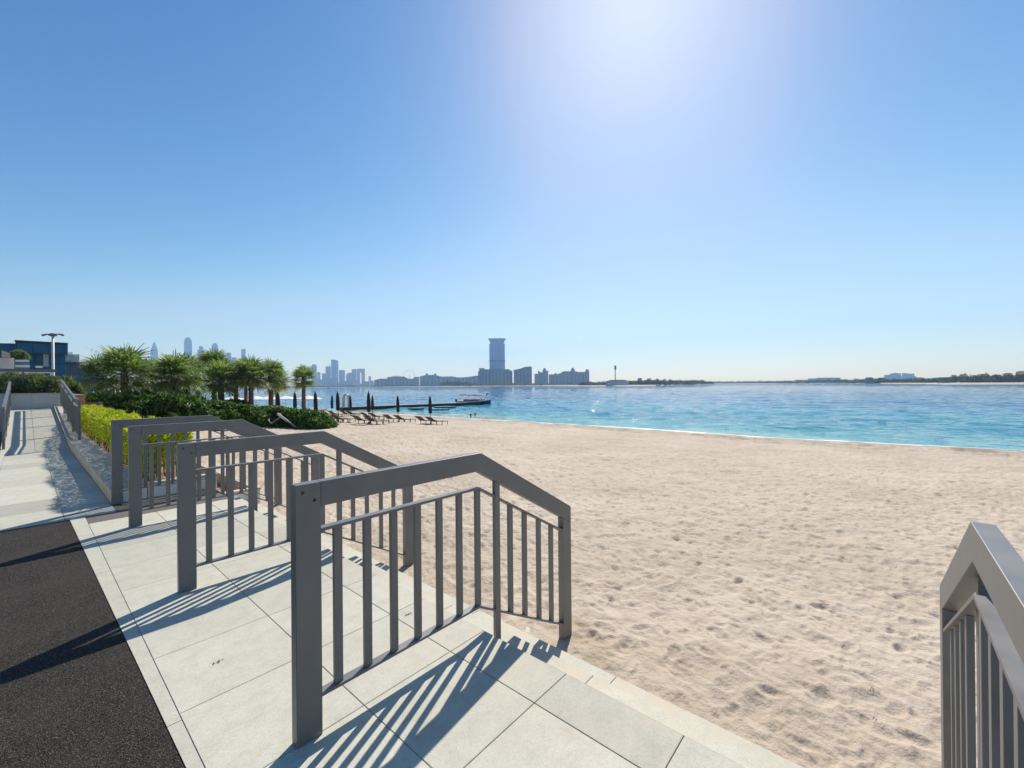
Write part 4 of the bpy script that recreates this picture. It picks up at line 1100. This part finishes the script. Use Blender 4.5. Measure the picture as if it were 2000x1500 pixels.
for u in (834, 850): b.block(u-2.2, u+2.2, 729.8, 'turret', M_f3, dy=-6, dep=25)
for k in range(14): b.block(823+k*7.6, 824.8+k*7.6, 739, 'bay', M_f4, dy=-5, dep=6)
b = Far('apartment_block', 'long low curved apartment wing under the ferris wheel, left of the two turrets', 'building', 2150, 775)
b.poly([(730, 758.5), (819, 758.5), (819, 736), (810, 736), (806, 740), (797, 739.5), (790, 735.5), (768, 735), (757, 737), (755, 740), (744, 739.5), (731, 742.5)], 'wing', M_f3, 50)
for k in range(12): b.block(734+k*7.1, 735.6+k*7.1, 742, 'bay', M_f4, dy=-5, dep=6)
for k in range(5): b.block(769+k*2.6, 769.7+k*2.6, 732.8, 'roof_mast', M_f3, vb=736, dy=4, dep=4)
# ferris wheel
b = Far('ferris_wheel', 'faint giant ferris wheel behind the low apartment wing', 'ferris wheel', 3300, 800)
cz = b.Zp(800, 733.5); rr = 10.3/F*3300
M_fw = simple('wheel steel', (.5,.5,.52), .5, .05, 1)
m = MB(); m.tube([(rr*math.cos(t), 0, cz+rr*math.sin(t)) for t in [2*math.pi*k/40 for k in range(41)]], 1.2, 6, cap=False); m.obj('rim', M_fw, b.r)
m = MB()
for k in range(16): t = 2*math.pi*k/16; m.tube([(0,0,cz), (rr*math.cos(t), 0, cz+rr*math.sin(t))], .08, 4)
m.obj('spokes', M_fw, b.r)
m = MB()
for s in (-1, 1): m.tube([(s*25, 0, 0), (0, 0, cz)], 1.3, 6)
m.obj('support_leg', M_fw, b.r)
# marina skyline
MAR = [(608, 619, 712, 'slim tower just right of the solitary palm crown'), (619.5, 626, 727.5, 'short tower with dark top right of the slim tower'), (629, 637, 730, 'short block in the gap left of the tallest marina towers'),
 (636, 646.5, 715.5, 'tower leaning against the left side of the tallest one'), (647, 661, 702.5, 'tallest marina tower with a slanted top, above the parasols'), (662, 674, 723.5, 'mid height square tower right of the tallest one'),
 (676, 688, 729, 'stepped block left of the gate shaped building'), (685, 703, 744.5, 'low pale block in front of the gate shaped building'), (706.5, 721, 745.5, 'low blue block right of the gate slot'),
 (720, 725, 735.5, 'narrow lone tower right of the gate shaped building'), (640, 660, 738, 'broad low block in front of the tallest marina tower'), (662, 684, 745, 'low wide block on the shore below the square tower'), (612, 636, 742, 'low wide block on the shore below the slim tower'),
 (590, 612, 744, 'low blue block half hidden behind the solitary palm'), (724, 730, 744, 'tiny low block just left of the long curved wing'), (641, 668, 748, 'long low quay block below the tallest marina tower'), (668, 706, 750, 'long low quay block below the gate shaped building')]
for i, (a, b_, vt, lb) in enumerate(MAR):
    b = Far('skyscraper' if vt < 732 else 'city_block', lb, 'skyscraper' if vt < 732 else 'building', 3600+(i*37) % 200-(500 if vt > 737 else 0), (a+b_)/2, 'marina towers across the bay')
    if i == 4: b.poly([(a, 757), (b_, 757), (b_, 704.5), (b_-2, 703.5), (a, 702)], 'shaft', M_f5); b.block(b_-3.5, b_+.2, 706, 'side_core', M_f4, dy=-4, dep=8)
    elif i == 0: b.poly([(a, 757), (b_, 757), (b_, 714), (b_-2, 711.8), (a+3, 711.8), (a, 715)], 'shaft', M_f5)
    elif i == 3: b.block(a, b_, vt, 'shaft', M_f5); b.block(643.5, 644.5, 710.5, 'spire', M_f5, vb=716, dy=10, dep=8)
    elif i == 6: b.block(a, b_, 731, 'shaft', M_f5); b.block(a+3, b_, 728, 'upper_storeys', M_f5, vb=731, dy=4)
    else: b.block(a, b_, vt, 'shaft', M_f5 if i not in (7, 9) else M_f4); b.block(a+1, b_-1.5, vt-.8, 'roof_plant', M_f5, vb=vt, dy=5, dep=10)
b = Far('gate_building', 'gate shaped pale high-rise with a tall narrow slot', 'skyscraper', 3700, 700)
b.block(687, 696.5, 721.8, 'side_tower', M_f4, dy=20); b.poly([(687, 724), (696.5, 724), (695, 720.5), (690, 720.5)], 'side_tower_roof', M_f4, dy=18)
b.block(697, 703.6, 727, 'left_leg', M_f4); b.block(705.8, 713, 727, 'right_leg', M_f4); b.block(697, 713, 720, 'bridge', M_f4, vb=727)
# supertalls above the palms
def super_(u0_, u1_, vs, vt, lb, kind, d=3900):
    b = Far('supertall_tower', lb, 'skyscraper', d, (u0_+u1_)/2, 'pointed supertall towers above the palms'); c = (u0_+u1_)/2; w_ = u1_-u0_
    b.block(u0_, u1_, vs, 'shaft', M_f5)
    if kind == 'spire':
        b.poly([(u0_, vs), (u1_, vs), (u1_-w_*.2, vs-7), (u1_-w_*.34, vs-13), (c+.4, vt+4), (c, vt), (c-.4, vt+4), (u0_+w_*.34, vs-13), (u0_+w_*.2, vs-7)], 'pointed_crown', M_f5, b.X(u1_)-b.X(u0_))
    elif kind == 'dome':
        P = [(c+w_/2*math.cos(t)**.75*(1 if s > 0 else -1) if False else c+s*w_/2*math.cos(t)**.8, vs+(vt-vs)*math.sin(t)) for s in (1,) for t in [math.pi/2*k/7 for k in range(7)]]
        Pn = P+[(c, vt)]+[(2*c-u, v) for u, v in P[::-1]]
        b.poly(Pn, 'domed_crown', M_f5, (b.X(u1_)-b.X(u0_))*.8)
    elif kind == 'lantern':
        b.block(c-w_*.3, c+w_*.3, vs-4.5, 'neck', M_f5, vb=vs, dy=8); b.dome(c, vs-4.5, vt, w_*.5, 'dome', M_f5, dy=25)
    return b
super_(294.5, 309, 684, 664, 'supertall with a needle point, leftmost above the palms', 'spire')
super_(360, 375.6, 671, 658.6, 'tallest domed supertall above the thick palm trunk', 'dome')
super_(386, 400.5, 683.5, 675, 'supertall with stepped shoulders and small dome, right of the tallest', 'lantern')
super_(413.5, 426.7, 681, 670, 'round-topped supertall above the tallest dark palm', 'dome')
super_(443, 452, 690, 688.5, 'slim tower with slightly rounded top right of the round-topped supertall', 'dome')
super_(452.5, 462, 698, 697, 'paler shorter tower touching the slim tower', 'flat')
super_(471.6, 480.3, 681.5, 681, 'plain slab supertall above the front twin palm', 'flat')
super_(377, 385, 700, 699, 'short pale tower between the two tallest supertalls', 'flat')

# far land strips, tree belts, villas
M_land = simple('far sand bank', (.45, .38, .29), .9, .1, .02)
def land(name, pts, zt=.6):
    """pts: (px, depth) near edge, strip goes back 150 m"""
    V = []; Fc = []
    for (u, d, back) in pts:
        for dd, z in ((d, WATER-.3), (d+12, WATER+zt), (d+back, WATER+zt+.5), (d+back+5, WATER-1)):
            p = atd(u, 757, dd); V.append((p.x, p.y, z))
    for i in range(len(pts)-1):
        for k in range(3): b = i*4+k; Fc.append((b, b+4, b+5, b+1))
    mesh(name, V, Fc, M_land)['kind'] = 'structure'
land('far_shore_ground', [(-900, 1900, 2500), (300, 1900, 2400), (730, 1800, 2100), (860, 1350, 1500), (1000, 1300, 1100), (1160, 1250, 900), (1200, 1500, 600)])
land('island_ground', [(1060, 1180, 120), (1140, 800, 250), (1250, 700, 300), (1340, 900, 250), (1392, 1300, 120)], 1.2)
land('right_shore_ground', [(1380, 2100, 400), (1550, 1700, 500), (1650, 1200, 600), (1800, 640, 700), (1850, 470, 800), (2050, 400, 900), (2500, 330, 900)], 1.0)
M_palegreen = mat_leaf('pale dusty shore greenery', [(.07,.08,.06), (.16,.15,.11), (.30,.26,.20)], .1, .7, .05)
def tree_belt(name, label, prof, seed, dens, csz, mat=None):
    """prof: list of (px, depth, top v). crowns made of leaf clumps, one mass"""
    g = rs(seed); P = []; Ls = []
    us = np.array([p[0] for p in prof]); ds = np.array([p[1] for p in prof]); vs_ = np.array([p[2] for p in prof])
    u = us[0]
    while u < us[-1]:
        d = float(np.interp(u, us, ds))*(1+.06*g.rand()); v = float(np.interp(u, us, vs_))
        base_ = atd(u, 757, d); zt = atd(u, v+g.randn()*1.1, d).z; hgt = max(1.5, zt-WATER-.5); w_ = csz*(.6+.8*g.rand())
        n = 110; q = unit(n, g)*(.6+.4*g.rand(n, 1)); q[:, 2] = q[:, 2]*.5+.5
        c = np.array([base_.x, base_.y, WATER+.5])
        P.append(c+q*np.array([w_, w_, hgt])); Ls.append(np.full(n, max(w_, hgt*.5)*.34)); u += csz*dens/d*F
    P = np.concatenate(P); Ls = np.concatenate(Ls); n = len(P)
    V, T = leaf_arrays(P, unit(n, g), unit(n, g), Ls*(.6+.8*g.rand(n)), Ls*.7, .1)
    o = npmesh(name, V, T, mat or M_farleaf, smooth=False); tag(o, label, 'trees', kind='stuff')
tree_belt('far_wood', 'low dark tree belt along the right far shore', [(1385, 2200, 746), (1510, 1800, 744.5), (1600, 1400, 742), (1700, 900, 741), (1800, 700, 741), (1850, 620, 736), (1920, 560, 733.5), (2060, 500, 730), (2200, 470, 730)], 31, .55, 6)
tree_belt('far_wood', 'tree belt on the island right of the thin mast', [(1136, 830, 748), (1180, 820, 745), (1230, 800, 744), (1300, 780, 743.5), (1350, 900, 742.5), (1372, 1050, 743), (1392, 1300, 747)], 32, .5, 5)
tree_belt('far_wood', 'tree belt on the shore below the tall tower', [(920, 1380, 749), (950, 1380, 746.5), (980, 1380, 748.5), (1010, 1380, 747.5), (1060, 1380, 749.5), (1135, 1350, 749)], 33, .7, 7, M_palegreen)
tree_belt('far_wood', 'darker clump of shore trees left of the tall tower', [(862, 1400, 748), (872, 1400, 745), (890, 1400, 744.5), (905, 1400, 745.5), (920, 1380, 750)], 35, .5, 7)
tree_belt('far_wood', 'thin band of shore greenery below the marina towers', [(440, 2000, 756), (620, 1950, 755), (730, 1850, 755), (862, 1600, 755.5)], 34, .8, 9)
M_villa = simple('sand villa wall', (.50, .42, .33), .8, .1, .2); M_vroof = simple('terracotta villa roof', (.30, .16, .10), .8, .15, .3)
M_win = simple('dark villa window', (.04, .05, .06), .3, .1, 1)
def villa(u0_, u1_, vt, d, label, dome=False, wall=None):
    b = Far('villa', label, 'house', d, (u0_+u1_)/2, 'villas on the far shore'); wall = wall or M_villa
    w_ = b.X(u1_)-b.X(u0_); zt = b.Zp((u0_+u1_)/2, vt)
    MB().box(-w_/2, w_/2, 0, w_*.6, 0, zt).obj('wall', wall, b.r)
    MB().prism([(-w_/2-.6, zt), (w_/2+.6, zt), (w_*.3, zt+min(2.2, w_*.12)), (-w_*.3, zt+min(2.2, w_*.12))], -.6, w_*.6+.6, 'y').obj('roof', M_vroof, b.r)
    k = max(2, int(w_/4))
    for i in range(k):
        x = -w_/2+w_*(i+.5)/k
        for z in ([zt*.35, zt*.72] if zt > 5 else [zt*.5]): MB().box(x-.7, x+.7, -.05, .1, z-.8, z+.8).obj('window', M_win, b.r)
    if dome: MB().box(w_*.1, w_*.3, w_*.1, w_*.3, zt, zt+3).obj('tower', wall, b.r)
    return b
villa(1184, 1228, 744.5, 760, 'white two-storey beach house below the thin mast', wall=M_wht)
villa(1143, 1158, 747, 860, 'small villa at the left tip of the island')
for i, (a, b_, v, d, lb) in enumerate([(1246, 1254, 739.5, 850, 'turreted villa above the island trees, left of four'), (1264, 1272, 740, 860, 'turreted villa above the island trees, second of four'), (1281, 1287, 740.5, 870, 'turreted villa above the island trees, third of four'), (1295, 1301, 741, 880, 'turreted villa above the island trees, rightmost of four'),
   (1252, 1290, 744.5, 830, 'long beige house between the island trees'),
   (1690, 1706, 738.5, 900, 'villa roof above the trees left of the light blue blocks'), (1714, 1730, 739, 880, 'villa close to the left end of the light blue blocks'), (1785, 1806, 739, 800, 'pale villa right of the light blue blocks'),
   (1838, 1852, 738, 700, 'villa left of the white beach wall'), (1858, 1868, 733, 720, 'tall narrow villa behind the white beach wall'), (1874, 1890, 732, 720, 'villa with small tower on the right shore'), (1896, 1912, 734, 700, 'low villa between the tower villa and the broad one'),
   (1914, 1932, 731.5, 690, 'broad villa on the right shore with terracotta roof'), (1938, 1956, 733, 650, 'villa half hidden in trees on the right shore'), (1960, 1978, 730, 640, 'villa close to the right edge of the view'), (1984, 2012, 727, 620, 'large villa cut by the right edge of the view')]):
    villa(a, b_, v, d, lb, dome=i in (10, 12))
# white beach wall, far light-blue blocks, mast
b = Far('beach_wall', 'white low wall on the beach of the right shore', 'wall', 520, 1844); b.block(1832, 1856, 747.5, 'wall', M_wht, dep=3)
b = Far('city_block', 'light blue clustered blocks above the right tree line', 'building', 3000, 1756)
for (a, c, v) in ((1727, 1738, 732), (1738, 1744, 729.5), (1744, 1752, 728), (1752, 1760, 729), (1762, 1774, 729), (1774, 1786, 730), (1727, 1790, 735)): b.block(a, c, v, 'wing', M_f4)
b = Far('city_block', 'flat light blue block above the distant tree line, left of the clustered blocks', 'building', 3100, 1610)
for (a, c, v) in ((1578, 1596, 739), (1596, 1625, 737.5), (1625, 1642, 737.5)): b.block(a, c, v, 'wing', M_f4)
b = Far('radio_mast', 'thin mast with a box head on the island', 'mast', 820, 1202)
z = b.Zp(1202, 719); m = MB().tube([(0,3,0), (0,3,z)], [1.0, .7], 8); m.obj('mast_pole', M_f4, b.r)
b.block(1200.4, 1204, 714, 'head', M_f2, vb=721, dep=4); b.block(1199.8, 1204.6, 720.6, 'platform', M_f2, vb=721.4, dy=-.5, dep=5)
# boats moored far off
for (u, v, d, lb) in ((642, 757.5, 900, 'tiny white boat under the marina towers'), (744, 758.5, 900, 'tiny white boat below the left end of the long wing'), (1286, 754, 650, 'small white boat by the island beach')):
    p = atd(u, v, d); r = empty('small_boat', (p.x, p.y, WATER), -YAW)
    mesh('hull', *[[(-4,-1,.0),(3,-1,.0),(4.6,0,.9),(3,1,.0),(-4,1,.0),(-4,-1.2,1.1),(3,-1.2,1.2),(5.2,0,1.5),(3,1.2,1.2),(-4,1.2,1.1)], [(0,1,6,5),(1,2,7,6),(2,3,8,7),(3,4,9,8),(4,0,5,9),(5,6,7,8,9),(0,4,3,2,1)]], M_wht, r)
    MB().prism([(-1.5,1.1),(1.5,1.1),(.9,2.6),(-1.2,2.6)], -.8, .8, 'y').obj('cabin', M_wht, r); tag(r, lb, 'boat', 'far boats')

# ------------------------------------------------------------------ air
m, t, p = newmat('sea haze'); t.nodes.remove(p)
pv = t.nodes.new('ShaderNodeVolumePrincipled'); pv.inputs['Density'].default_value = .00014; pv.inputs['Color'].default_value = (.50, .76, 1, 1); pv.inputs['Anisotropy'].default_value = .1
t.links.new(pv.outputs[0], t.nodes['Material Output'].inputs['Volume'])
o = MB().box(-5300, 5300, -5300, 5300, -12, 560).obj('haze', m); o['kind'] = 'stuff'
